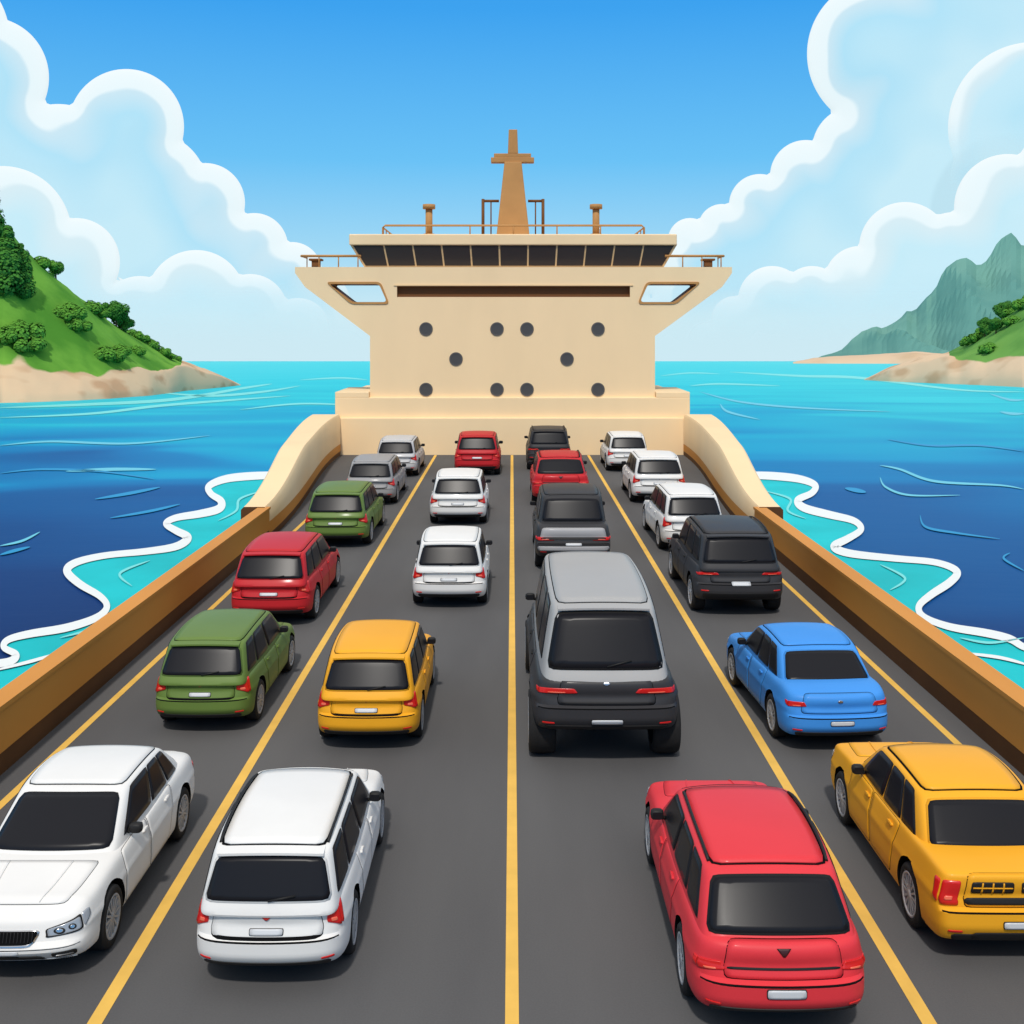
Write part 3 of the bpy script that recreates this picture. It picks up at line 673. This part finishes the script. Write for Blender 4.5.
mb=MB(); yy=[-300,0,40,100,300,1000,4000,15000,60000]; xx=[-60000,-8000,-1000,-200,0,200,1000,8000,60000]
for y in yy:
    for x in xx: mb.v.append((x,y,zsea(y)))
for i in range(8):
    for j in range(8): a=i*9+j; mb.face([a,a+1,a+10,a+9])
addobj('sea',mb.mesh('sea',[SEA]),kind='structure')
TEAL=mat('shallow_water',(32,198,204),0.92,rough=0.5,spec=0.05,var=0.14,vscale=0.12,bump=0.08,bscale=1.2)
FOAM=mat('foam',(246,250,250),0.85,rough=0.8,spec=0.05)
WAVE=mat('wave_crest',(112,204,226),0.9,rough=0.5,spec=0.1); WAVE2=mat('wave_crest_blue',(44,152,206),0.9,rough=0.5,spec=0.1); WAVE3=mat('wave_crest_teal',(130,228,226),0.9,rough=0.5,spec=0.1)
def spline(pts,n=10):
    out=[]; P=[pts[0]]+list(pts)+[pts[-1]]
    for i in range(1,len(P)-2):
        for k in range(n):
            t=k/n; q=[]
            for d in range(2):
                p0,p1,p2,p3=P[i-1][d],P[i][d],P[i+1][d],P[i+2][d]
                q.append(0.5*((2*p1)+(-p0+p2)*t+(2*p0-5*p1+4*p2-p3)*t*t+(-p0+3*p1-3*p2+p3)*t**3))
            out.append(tuple(q))
    out.append(tuple(pts[-1])); return out
def ribbon(mb,pts,w,off,m=0,taper=True,n=14):
    s=spline(pts,n); K=len(s)
    if not taper:
        for _ in range(6): s=[s[0]]+[((s[i-1][0]+2*s[i][0]+s[i+1][0])/4,(s[i-1][1]+2*s[i][1]+s[i+1][1])/4) for i in range(1,K-1)]+[s[-1]]
    n0=len(mb.v)
    for i,p in enumerate(s):
        a=s[max(0,i-1)]; c=s[min(K-1,i+1)]; dx,dy=c[0]-a[0],c[1]-a[1]; l=math.hypot(dx,dy) or 1
        ww=w*(1+0.12*math.sin(i*0.09))
        if taper: ww*=max(0.05,math.sin(math.pi*i/(K-1)))**0.6
        nx,ny=-dy/l*ww/2,dx/l*ww/2
        mb.v.append(seapt(p[0]+nx,max(363,p[1]+ny),off)); mb.v.append(seapt(p[0]-nx,max(363,p[1]-ny),off))
    for i in range(K-1): mb.face([n0+2*i,n0+2*i+1,n0+2*i+3,n0+2*i+2],m)
FL=[(280,476),(250,477),(225,480),(209,487),(211,495),(221,502),(219,510),(200,515),(176,519),(166,525),(176,532),(188,539),(176,548),(145,553),(105,557),(76,564),(67,573),(80,586),(100,598),(107,609),(96,620),(66,630),(30,636),(8,642),(4,650),(16,657),(6,665),(-40,668)]
FR=[(748,476),(775,477),(800,480),(815,486),(812,494),(798,501),(804,509),(830,516),(854,522),(861,531),(848,540),(834,548),(850,555),(895,560),(936,564),(957,573),(950,584),(932,596),(919,608),(924,619),(950,629),(985,635),(1010,641),(1026,650),(1060,656)]
for side,FP,edge in ((-1,FL,[(-80,680),(-80,900),(240,620),(330,520),(330,476)]),(1,FR,[(1110,664),(1110,900),(790,620),(695,520),(695,476)])):
    poly=spline(FP,6)+edge
    w=[seapt(p[0],p[1],0.04) for p in poly]
    tr=tessellate_polygon([[Vector((q[0],q[1],0)) for q in w]])
    mb=MB(); mb.v=w
    for t in tr: mb.face(t)
    me=mb.mesh('shallow_water',[TEAL]); bm=bmesh.new(); bm.from_mesh(me)
    for f_ in bm.faces:
        if f_.normal.z<0: f_.normal_flip()
    bm.to_mesh(me); bm.free(); addobj('shallow_water',me,kind='structure')
    mb=MB(); ribbon(mb,FP,7.2,0.10,0,False)
    if side<0:
        for l in ([(262,492),(240,500),(236,512),(218,522)],[(150,562),(120,575),(132,588)],[(60,640),(90,632),(120,622)]): ribbon(mb,l,2.2,0.10,1)
    else:
        for l in ([(765,492),(790,500),(788,512),(806,520)],[(880,566),(905,580),(890,592)],[(1024,640),(990,645),(960,640)]): ribbon(mb,l,2.2,0.10,1)
    ribbon(mb,[(1030,668),(1000,660),(960,655)] if side>0 else [(-10,674),(30,664),(60,655)],3,0.10,0)
    addobj('sea_foam',mb.mesh('sea_foam',[FOAM,WAVE3]),kind='stuff')
mb=MB()
LS=[([(0,446),(50,442),(130,444),(210,436)],2,0),([(66,472),(110,470),(156,470)],3,0),([(0,474),(40,470),(100,472),(155,480)],2,1),([(95,500),(130,494),(160,488)],3,1),([(0,547),(22,542),(40,533)],2.2,0),
([(0,556),(14,552),(30,548)],3,1),([(0,418),(90,414),(160,406),(235,400),(290,396)],2.5,2),([(150,392),(210,396),(262,392),(300,386)],2.2,2),([(240,410),(300,404),(365,406)],1.6,2),([(0,408),(80,405),(170,400),(245,388),(272,384)],3,2),
([(110,519),(150,512),(180,505)],2.5,1),([(300,380),(340,378),(368,380)],1.4,2)]
RS=[([(700,392),(740,402),(800,408),(890,412)],1.8,0),([(880,466),(900,470),(935,482),(1000,486),(1024,490)],2.4,0),([(888,440),(930,446),(980,446),(1024,452)],2,1),([(1000,412),(1012,414),(1024,414)],2.5,0),
([(845,489),(856,491),(866,493)],4,1),([(730,372),(800,376),(860,378),(960,390),(1024,392)],2.4,2),([(690,386),(720,384),(780,386)],1.6,2),([(880,478),(886,488),(910,496),(960,496)],2,0),
([(720,404),(728,412),(760,420)],2,0),([(1010,554),(1004,560),(1024,572)],2,1),([(990,394),(1010,400),(1024,400)],2,0),([(920,516),(926,528),(956,534),(1000,540)],2.2,1),([(660,376),(690,373),(720,374)],1.2,2)]
for pts,w_,m_ in LS+RS: ribbon(mb,pts,w_*0.95,0.08,m_)
addobj('wave_crests',mb.mesh('wave_crests',[WAVE,WAVE2,WAVE3]),kind='stuff')
# =============================================================== LAND
def landmat(name,g0,g1,s0,s1,k=1.0,sc=0.05):
    m=bpy.data.materials.new(name); m.use_nodes=True; nt=m.node_tree; b=nt.nodes['Principled BSDF']
    b.inputs['Roughness'].default_value=0.95; b.inputs['Specular IOR Level'].default_value=0.05
    at=nt.nodes.new('ShaderNodeAttribute'); at.attribute_name='sand'
    ge=nt.nodes.new('ShaderNodeNewGeometry')
    n=nt.nodes.new('ShaderNodeTexNoise'); n.inputs['Scale'].default_value=sc; n.inputs['Detail'].default_value=4; nt.links.new(ge.outputs['Position'],n.inputs['Vector'])
    def ramp(a,b_,p0,p1,inp):
        r=nt.nodes.new('ShaderNodeValToRGB'); r.color_ramp.elements[0].position=p0; r.color_ramp.elements[1].position=p1
        r.color_ramp.elements[0].color=a; r.color_ramp.elements[1].color=b_; nt.links.new(inp,r.inputs['Fac']); return r.outputs[0]
    gr=ramp(rgb(g0,k),rgb(g1,k),0.38,0.58,n.outputs['Fac'])
    mp=nt.nodes.new('ShaderNodeMapping'); mp.inputs['Scale'].default_value=(1,1,3.0); nt.links.new(ge.outputs['Position'],mp.inputs[0])
    n2=nt.nodes.new('ShaderNodeTexNoise'); n2.inputs['Scale'].default_value=sc; n2.inputs['Detail'].default_value=2; nt.links.new(mp.outputs[0],n2.inputs['Vector'])
    sr=ramp(rgb(s0,k),rgb(s1,k),0.38,0.50,n2.outputs['Fac'])
    ad=nt.nodes.new('ShaderNodeMath'); ad.operation='MULTIPLY_ADD'; ad.inputs[1].default_value=0.12; nt.links.new(n.outputs['Fac'],ad.inputs[0]); nt.links.new(at.outputs['Fac'],ad.inputs[2])
    st=nt.nodes.new('ShaderNodeMapRange'); st.inputs['From Min'].default_value=0.05; st.inputs['From Max'].default_value=0.07; nt.links.new(ad.outputs[0],st.inputs['Value'])
    mx=nt.nodes.new('ShaderNodeMix'); mx.data_type='RGBA'; nt.links.new(st.outputs[0],mx.inputs[0]); nt.links.new(sr,mx.inputs[6]); nt.links.new(gr,mx.inputs[7])
    nt.links.new(mx.outputs[2],b.inputs['Base Color'])
    return m
GRASS=landmat('hill_ground',(88,148,52),(122,178,68),(208,168,132),(232,200,164),0.85)
GRASSR=landmat('headland_ground',(90,144,68),(118,170,82),(210,174,138),(234,204,170),0.85,0.03)
SPIT=landmat('spit_ground',(120,166,110),(120,166,110),(214,184,150),(228,198,166),0.85,0.003)
FARG=landmat('mountain_ground_hazed',(100,154,146),(118,170,158),(100,154,146),(118,170,158),0.8,0.0012)  # distance haze is painted into the grey-green colour, no atmosphere
def land(name,cols,mat_,nc=120,nt_=26,amp=1.0,ns=0.05,cliff=0.22,seed=0.0,rock=0.0):
    mb=MB(); us=[lerp(cols[0][0],cols[-1][0],i/nc) for i in range(nc+1)]
    ch=[[(c[0],c[k]) for c in cols] for k in range(1,5)]
    def li(pts,x):
        for (a,b_),(c_,d) in zip(pts,pts[1:]):
            if x<=c_: return b_+(d-b_)*(x-a)/(c_-a)
        return pts[-1][1]
    NB=8; R=nt_+NB+1; sand=[]
    for u in us:
        yf,yr,vr,sf=[li(h,u) for h in ch]; zr=Z(vr,yr)
        for j in range(R):
            if j<=nt_:
                t=j/nt_; y=lerp(yf,yr,t); base_=zsea(yf)-1.0
                pr=(t/cliff)**0.6*sf if t<cliff else sf+(1-sf)*math.sin((t-cliff)/(1-cliff)*math.pi/2)**1.1
                if rock: pr=t**1.15
                z=lerp(base_,zr,pr)
            else:
                t=(j-nt_)/NB; y=yr+(yr-yf)*t*1.2+3*t; z=lerp(zr,zsea(y)-2,t*t*(3-2*t)); t=1
            x=X(u,y); nv=noise.fractal(Vector((x*ns,y*ns,seed)),1.0,2.0,5)
            env=min(1,j/3)*(1 if j<=nt_ else max(0,1-(j-nt_)/NB))
            if rock:
                q=Vector((x*ns,y*ns*0.35,seed)); nv=nv*0.25+(0.4-2.0*abs(noise.noise(q)))*rock+(0.3-abs(noise.noise(q*2.3)))*rock*0.5
                env*=min(1,max(0,(zr-zsea(yf)))/350.0)
            z+=nv*amp*env*min(1.0,(zr-zsea(yf))/12.0)
            mb.v.append((x,y,z))
            edge=cliff*(1.0+0.25*noise.noise(Vector((u*0.05,seed,1.3))))
            sand.append(-1.0 if sf>0.97 else (t-edge)-0.25*max(0,sf-0.8)*5)
    for i in range(nc):
        for j in range(R-1):
            a=i*R+j; mb.face([a,a+R,a+R+1,a+1],0,not rock)
    me=mb.mesh(name,[mat_]); at=me.attributes.new('sand','FLOAT','POINT')
    for i,v in enumerate(sand): at.data[i].value=v
    return addobj(name,me,kind='structure'),mb
lobj,lmb=land('hill',[(-160,250,360,140,.15),(-60,285,380,182,.16),(0,314,390,220,.18),(25,318,395,250,.20),(50,325,400,274,.22),(80,335,410,298,.27),(110,350,430,321,.34),(150,380,470,345,.5),(170,410,490,356,.7),(184,440,500,362,1),(205,470,520,369,1),(222,500,530,375,1),(241,545,550,385,1)],GRASS,amp=1.7,ns=0.035,nt_=40)
robj,rmb=land('headland',[(864,694,697,379.5,1),(890,640,700,367,1),(925,600,690,356,1),(948,575,680,352,.98),(960,565,675,346,.7),(985,540,660,330,.45),(1024,500,640,306,.33),(1100,470,620,260,.28),(1220,440,600,230,.28)],GRASSR,amp=2.0,ns=0.025,seed=5,nt_=40)
land('sand_spit',[(793,5200,5230,362,1),(815,5100,5400,358,1),(850,5000,5400,356,1),(890,4900,5400,353,1),(915,4800,5300,351.5,1),(960,4800,5300,355,1),(1100,4800,5300,358,1)],SPIT,amp=6,ns=0.004,seed=9)
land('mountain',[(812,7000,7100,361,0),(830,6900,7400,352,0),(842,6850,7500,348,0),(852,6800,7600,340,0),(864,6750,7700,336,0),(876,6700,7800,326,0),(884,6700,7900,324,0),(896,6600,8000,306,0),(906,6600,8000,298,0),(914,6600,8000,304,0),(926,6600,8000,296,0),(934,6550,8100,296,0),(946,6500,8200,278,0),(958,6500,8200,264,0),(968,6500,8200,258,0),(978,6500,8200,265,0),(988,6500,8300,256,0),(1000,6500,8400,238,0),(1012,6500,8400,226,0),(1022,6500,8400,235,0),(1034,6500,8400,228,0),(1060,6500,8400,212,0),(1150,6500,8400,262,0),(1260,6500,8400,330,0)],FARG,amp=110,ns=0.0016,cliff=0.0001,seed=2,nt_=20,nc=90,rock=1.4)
LEAFD=mat('foliage_dark',(76,134,54),0.9,rough=0.9,spec=0.05,var=0.12,vscale=0.5); LEAFL=mat('foliage_light',(98,156,60),0.9,rough=0.9,spec=0.05,var=0.1,vscale=0.5)
LEAFD2=mat('foliage_deep',(54,110,50),0.9,rough=0.9,spec=0.05,var=0.12,vscale=0.5)
BARK=mat('bark',(94,70,50),0.8,rough=0.95,var=0.2)
def crown(clumps,n,sz,seed,mats):
    rnd=random.Random(seed); mb=MB()
    for (cx,cy,cz,r,dens) in clumps:
        for k in range(int(n*dens)):
            while True:
                p=Vector((rnd.uniform(-1,1),rnd.uniform(-1,1),rnd.uniform(-1,1)))
                if 0.3<p.length<1: break
            p=p.normalized()*(p.length**0.35); d=Vector((p.x+rnd.uniform(-.12,.12),p.y+rnd.uniform(-.12,.12),p.z+rnd.uniform(.2,.6))).normalized()
            c_=Vector((cx,cy,cz))+p*r*(1+0.05*rnd.uniform(-1,1)); a=d.orthogonal().normalized(); q=Matrix.Rotation(rnd.uniform(0,6.28),3,d); a=q@a; b_=d.cross(a)
            s=sz*rnd.uniform(0.6,1.2); n0=len(mb.v)
            for (i,j) in ((-1,-.5),(0,-.8),(1,-.3),(.7,.6),(-.3,.9)): mb.v.append(tuple(c_+a*s*i+b_*s*j))
            mb.face([n0,n0+1,n0+2,n0+3,n0+4],0 if (rnd.random()<0.6+0.7*p.z) else 1)
    return mb.mesh('crown',mats)
def tree_type(seed,kind):
    rnd=random.Random(seed); tr=MB()
    if kind=='pine':
        tr.tube([(0,0,-1),(0.2,0,6),(0,0.1,13),(0.1,0,18)],0.5,r2=0.12); cl=[]
        for k in range(12):
            h=2+k*1.5; r=5.0*(1-k/13.0)**0.7+0.6
            for m_ in range(4 if k<9 else 1):
                a=rnd.uniform(0,6.28); cl.append((math.cos(a)*r*.35,math.sin(a)*r*.35,h,r*.62,0.8))
            a=rnd.uniform(0,6.28); tr.tube([(0,0,h-1),(math.cos(a)*r*.7,math.sin(a)*r*.7,h)],0.16,r2=0.05,seg=5)
        cm=crown(cl,220,0.45,seed,[LEAFD,LEAFD2])
    elif kind=='tree':
        tr.tube([(0,0,-1),(0.2,0,2),(0,0.2,4)],0.4,r2=0.2); cl=[(0,0,4.6,2.9,1.3)]
        for k in range(8):
            a=k*0.8+rnd.uniform(-.3,.3); r=rnd.uniform(1.5,2.6); z=rnd.uniform(2.2,6.4); cl.append((math.cos(a)*r,math.sin(a)*r,z,rnd.uniform(1.4,2.0),0.7))
            tr.tube([(0,0,2.0),(math.cos(a)*r,math.sin(a)*r,z)],0.15,r2=0.05,seg=5)
        cm=crown(cl,560,0.30,seed,[LEAFD,LEAFD2])
    else:
        tr.tube([(0,0,-0.6),(0,0,1.0)],0.15,r2=0.08,seg=6); cl=[(0,0,0.4,1.5,1.2)]
        for k in range(5):
            a=k*1.26+rnd.uniform(-.3,.3); r=rnd.uniform(1.0,2.4); cl.append((math.cos(a)*r,math.sin(a)*r,rnd.uniform(0.0,0.5),rnd.uniform(.8,1.2),.7))
        cm=crown(cl,340,0.26,seed,[LEAFL,LEAFD])
    return tr.mesh('trunk',[BARK]),cm
TT={'pine':[tree_type(1,'pine'),tree_type(2,'pine')],'tree':[tree_type(3,'tree'),tree_type(4,'tree')],'bush':[tree_type(5,'bush'),tree_type(6,'bush')]}
def bvh(mb): return BVHTree.FromPolygons([Vector(v) for v in mb.v],mb.f)
BL,BR=bvh(lmb),bvh(rmb)
def plant(kind,bv,u,y,s,label,cat,group):
    x=X(u,y); h=bv.ray_cast(Vector((x,y,500)),Vector((0,0,-1)))
    if h[0] is None: return
    tm,cm=random.choice(TT[kind]); nm={'pine':'pine_tree','tree':'broadleaf_tree','bush':'bush'}[kind]
    e=bpy.data.objects.new(nm,None); COL.objects.link(e); e.location=h[0]; e.scale=(s,s,s*random.uniform(.9,1.1)); e.rotation_euler=(0,0,random.uniform(0,6.28))
    e['label']=label; e['category']=cat; e['group']=group
    for n_,m_ in (('trunk',tm),('crown',cm)):
        o=bpy.data.objects.new(n_,m_); COL.objects.link(o); o.parent=e
for (u,y,s) in [(-14,362,1.25),(6,352,1.2),(22,358,0.85),(-34,366,1.3)]:
    plant('pine',BL,u,y,s,'tall dark evergreen on the grassy hilltop','tree','trees on the hill')
for (u,y,s) in [(106,428,0.85),(116,430,1.2),(126,436,0.85),(56,402,0.85)]:
    plant('tree',BL,u,y,s,'round green tree on the hill crest','tree','trees on the hill')
rb=random.Random(3)
for (u,t,s) in [(40,.9,1.5),(70,.55,1.7),(76,.5,1.3),(64,.5,1.2),(105,.35,1.6),(112,.3,1.5),(120,.34,1.2),(140,.9,1.2),(150,.9,1.3),(160,.85,1.2),(166,.8,1.0),(90,.9,1.4),(98,.9,1.2),(20,.35,1.8),(28,.3,1.6),(136,.45,1.1),(4,.32,1.5),(132,.92,1.3),(175,.8,.9)]:
    yf=interp([(0,314),(80,335),(150,380),(184,440)],u); yr=interp([(0,390),(80,410),(150,470),(184,500)],u)
    plant('bush',BL,u,lerp(yf,yr,t),s*1.3,'low green bush on the grassy slope','bush','bushes on the hill')
for i in range(18):
    u=rb.uniform(968,1040); t=rb.uniform(0.35,1.0)
    plant('bush' if i%3 else 'tree',BR,u,lerp(530,660,t),rb.uniform(1.6,2.6) if i%3 else rb.uniform(.9,1.3),'green bush on the headland slope' if i%3 else 'small tree on the headland','bush' if i%3 else 'tree','bushes on the headland')
# =============================================================== CLOUDS
def cloudmat(name,cin,cin2,rim,soft,kk=0.16,emit=0.80,bot=(210,240,250)):
    m=bpy.data.materials.new(name); m.use_nodes=True; nt=m.node_tree; b=nt.nodes['Principled BSDF']
    b.inputs['Roughness'].default_value=1; b.inputs['Specular IOR Level'].default_value=0
    at=nt.nodes.new('ShaderNodeAttribute'); at.attribute_name='depth'
    r=nt.nodes.new('ShaderNodeValToRGB'); cr=r.color_ramp
    mid=tuple(int(lerp(242,c_,0.55)) for c_ in cin)
    els=[(0,(244,251,253)),(rim/200,(240,250,253)),((rim+3)/200,mid),((rim+soft)/200,cin),(min(0.98,(rim+soft+70)/200),cin2)]  # white rim highlight and blue shade painted by distance from outline
    while len(cr.elements)<5: cr.elements.new(0.5)
    for e_,(p,c_) in zip(cr.elements,els): e_.position=p; e_.color=rgb(c_)
    dv=nt.nodes.new('ShaderNodeMath'); dv.operation='DIVIDE'; dv.inputs[1].default_value=200; nt.links.new(at.outputs['Fac'],dv.inputs[0]); nt.links.new(dv.outputs[0],r.inputs['Fac'])
    ge=nt.nodes.new('ShaderNodeAttribute'); ge.attribute_name='low'
    mx=nt.nodes.new('ShaderNodeMix'); mx.data_type='RGBA'; nt.links.new(ge.outputs['Fac'],mx.inputs[0]); nt.links.new(r.outputs[0],mx.inputs[6]); mx.inputs[7].default_value=rgb(bot)
    mul=nt.nodes.new('ShaderNodeMix'); mul.data_type='RGBA'; mul.blend_type='MULTIPLY'; mul.inputs[0].default_value=1; mul.inputs[7].default_value=(kk,kk,kk,1)
    nt.links.new(mx.outputs[2],mul.inputs[6]); nt.links.new(mul.outputs[2],b.inputs['Base Color'])
    nt.links.new(mx.outputs[2],b.inputs['Emission Color']); b.inputs['Emission Strength'].default_value=emit  # clouds glow by emission, standing in for most of their sunlight
    al=nt.nodes.new('ShaderNodeMath'); al.operation='SUBTRACT'; al.inputs[0].default_value=1.0; nt.links.new(ge.outputs['Fac'],al.inputs[1]); nt.links.new(al.outputs[0],b.inputs['Alpha'])
    return m
CB=cloudmat('cloud_shade_blue',(184,229,248),(204,237,249),17,26)
CB2=cloudmat('cloud_shade_pale',(206,238,249),(210,239,249),13,34)
CB3=cloudmat('cloud_shade_curl',(202,236,249),(190,232,248),6,12)
def cloud(circ,y0,mat_,ub,lowv,label,step=2.5,vb=372,vt=-70):
    """billowing slab standing far off over the sea; outline is the union of puffs"""
    u0,u1=ub; nu=int((u1-u0)/step); nv=int((vb-vt)/step); mb=MB(); idx={}; dep=[]; low=[]
    bp_=[]
    for ci,c in enumerate(circ):
        for k in range(int(c[2]*3)):
            t=2*math.pi*k/int(c[2]*3); p=(c[0]+c[2]*math.cos(t),c[1]+c[2]*math.sin(t))
            if all(math.hypot(p[0]-o[0],p[1]-o[1])>=o[2]-0.01 for oi,o in enumerate(circ) if oi!=ci): bp_.append(p)
    kd=KDTree(len(bp_))
    for i,p in enumerate(bp_): kd.insert((p[0],p[1],0),i)
    kd.balance()
    def sdf(u,v):
        best=-1e9;bc=None
        for c in circ:
            d=c[2]-math.hypot(u-c[0],v-c[1])
            if d>best: best=d;bc=c
        return best,bc
    D=[[sdf(u0+i*step,vt+j*step) for j in range(nv+1)] for i in range(nu+1)]
    def vert(i,j):
        if (i,j) in idx: return idx[(i,j)]
        u=u0+i*step; v=vt+j*step; d,c=D[i][j]
        if d<0:
            l=math.hypot(u-c[0],v-c[1]); u=c[0]+(u-c[0])*c[2]/l; v=c[1]+(v-c[1])*c[2]/l; d=0
        else: d=kd.find((u,v,0))[2]
        y=y0*(1-0.012*math.sqrt(min(1,d/60)))
        k=1.0+0.75*noise.noise(Vector((u*0.018,v*0.018,y0*0.001)))
        idx[(i,j)]=len(mb.v); mb.v.append((X(u,y),y,Z(v,y))); dep.append(d*k); low.append(sstep(lowv[0],lowv[1],v)); return idx[(i,j)]
    for i in range(nu):
        for j in range(nv):
            cs=[(i,j),(i,j+1),(i+1,j+1),(i+1,j)]
            k=sum(1 for a,b_ in cs if D[a][b_][0]>0)
            if k>=1: mb.face([vert(a,b_) for a,b_ in cs],0,True)
    me=mb.mesh('cloud',[mat_])
    for nm,arr in (('depth',dep),('low',low)):
        at=me.attributes.new(nm,'FLOAT','POINT')
        for q,v in enumerate(arr): at.data[q].value=v
    return addobj('cloud',me,category='cloud',label=label,group='clouds over the sea')
LA=[(-12,78,61),(-70,40,80),(126,127,58),(58,170,66),(205,203,40),(150,190,58),(254,247,34),(215,250,48),(292,272,30),(322,302,28),(352,332,24),(180,280,70),(90,260,110),(280,330,50),(-40,200,130),(230,330,70),(20,340,110),(150,350,90),(330,360,34),(-100,100,110),(-120,300,140)]
LB=[(2,236,70),(76,262,44),(30,320,80),(196,300,50),(140,318,42),(250,312,38),(298,330,32),(90,340,60),(345,352,22),(210,350,60),(-80,300,100)]
RA_=[(884,54,77),(985,10,90),(1080,30,110),(856,150,44),(806,176,36),(760,205,31),(722,228,24),(690,240,22),(664,256,17),(643,280,16),(930,170,100),(830,230,66),(760,270,56),(1050,200,130),(700,300,46),(880,300,100),(650,320,22),(1020,330,100),(770,340,60),(1160,100,130),(1180,280,130),(1000,90,90)]
RB=[(905,248,46),(860,282,36),(1008,208,54),(1075,190,66),(955,262,50),(812,298,32),(772,300,34),(735,320,24),(706,340,18),(940,330,80),(1040,310,100),(830,345,50),(1130,280,100)]
RC=[(1034,128,86),(1110,110,90),(1010,180,60),(1060,200,70),(1160,200,100)]
cloud(LA,26000,CB,(-160,385),(250,350),'large billowing white and pale blue cumulus cloud')
cloud(RA_,26000,CB,(615,1200),(250,350),'towering white and pale blue cumulus cloud')
cloud(RC,24300,CB3,(930,1200),(110,190),'thin white curl of cloud within the cumulus')
cloud(LB,22000,CB2,(-80,370),(262,346),'low pale cumulus bank above the horizon')
cloud(RB,22000,CB2,(680,1150),(262,346),'low pale cumulus bank above the horizon')
# =============================================================== WORLD / LIGHT / CAMERA
w=bpy.data.worlds.new('World'); scene.world=w; w.use_nodes=True; nt=w.node_tree
bg=nt.nodes['Background']; sky=nt.nodes.new('ShaderNodeTexSky'); sky.sky_type='NISHITA'; sky.sun_disc=False
EL=52; sky.sun_elevation=math.radians(EL); sky.sun_rotation=math.radians(187)
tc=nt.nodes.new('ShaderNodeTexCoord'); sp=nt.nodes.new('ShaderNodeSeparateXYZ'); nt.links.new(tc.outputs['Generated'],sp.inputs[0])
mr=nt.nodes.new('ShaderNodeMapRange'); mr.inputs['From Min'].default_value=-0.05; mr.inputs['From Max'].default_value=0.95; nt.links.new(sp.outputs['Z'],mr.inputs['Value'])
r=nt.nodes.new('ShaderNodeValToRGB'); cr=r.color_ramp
els=[(0,(212,240,250)),(0.06,(208,239,250)),(0.12,(160,219,249)),(0.2,(104,196,250)),(0.33,(56,164,244)),(0.37,(60,162,240)),(0.5,(206,214,220)),(1,(226,226,226))]  # sky above the view turned grey-white to neutralise the ambient light
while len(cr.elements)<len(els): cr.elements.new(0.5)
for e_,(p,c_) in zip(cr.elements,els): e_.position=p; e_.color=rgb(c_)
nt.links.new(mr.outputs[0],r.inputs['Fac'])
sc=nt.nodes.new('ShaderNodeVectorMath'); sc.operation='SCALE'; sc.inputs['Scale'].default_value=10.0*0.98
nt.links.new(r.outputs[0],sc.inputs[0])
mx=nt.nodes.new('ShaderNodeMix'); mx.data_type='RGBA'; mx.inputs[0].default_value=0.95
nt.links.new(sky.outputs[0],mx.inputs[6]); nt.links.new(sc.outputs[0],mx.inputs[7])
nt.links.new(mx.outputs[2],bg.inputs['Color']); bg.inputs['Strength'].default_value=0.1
sd=bpy.data.lights.new('sun','SUN'); sd.energy=2.5; sd.angle=math.radians(3); sd.color=(1,0.95,0.88)
so=bpy.data.objects.new('sun',sd); COL.objects.link(so)
d=Vector((0.07,0.77,-1.0)); so.rotation_euler=d.to_track_quat('-Z','Y').to_euler(); so.location=(0,0,60)
cd=bpy.data.cameras.new('camera'); cam=bpy.data.objects.new('camera',cd); COL.objects.link(cam)
cam.location=(0,0,CH); cam.rotation_euler=(math.radians(90),0,0)
cd.sensor_width=36; cd.lens=36*F/1024; cd.shift_y=-(512-VY)/1024; cd.clip_start=0.1; cd.clip_end=200000
scene.camera=cam
scene.view_settings.view_transform='Standard'; scene.view_settings.look='None'; scene.view_settings.exposure=0
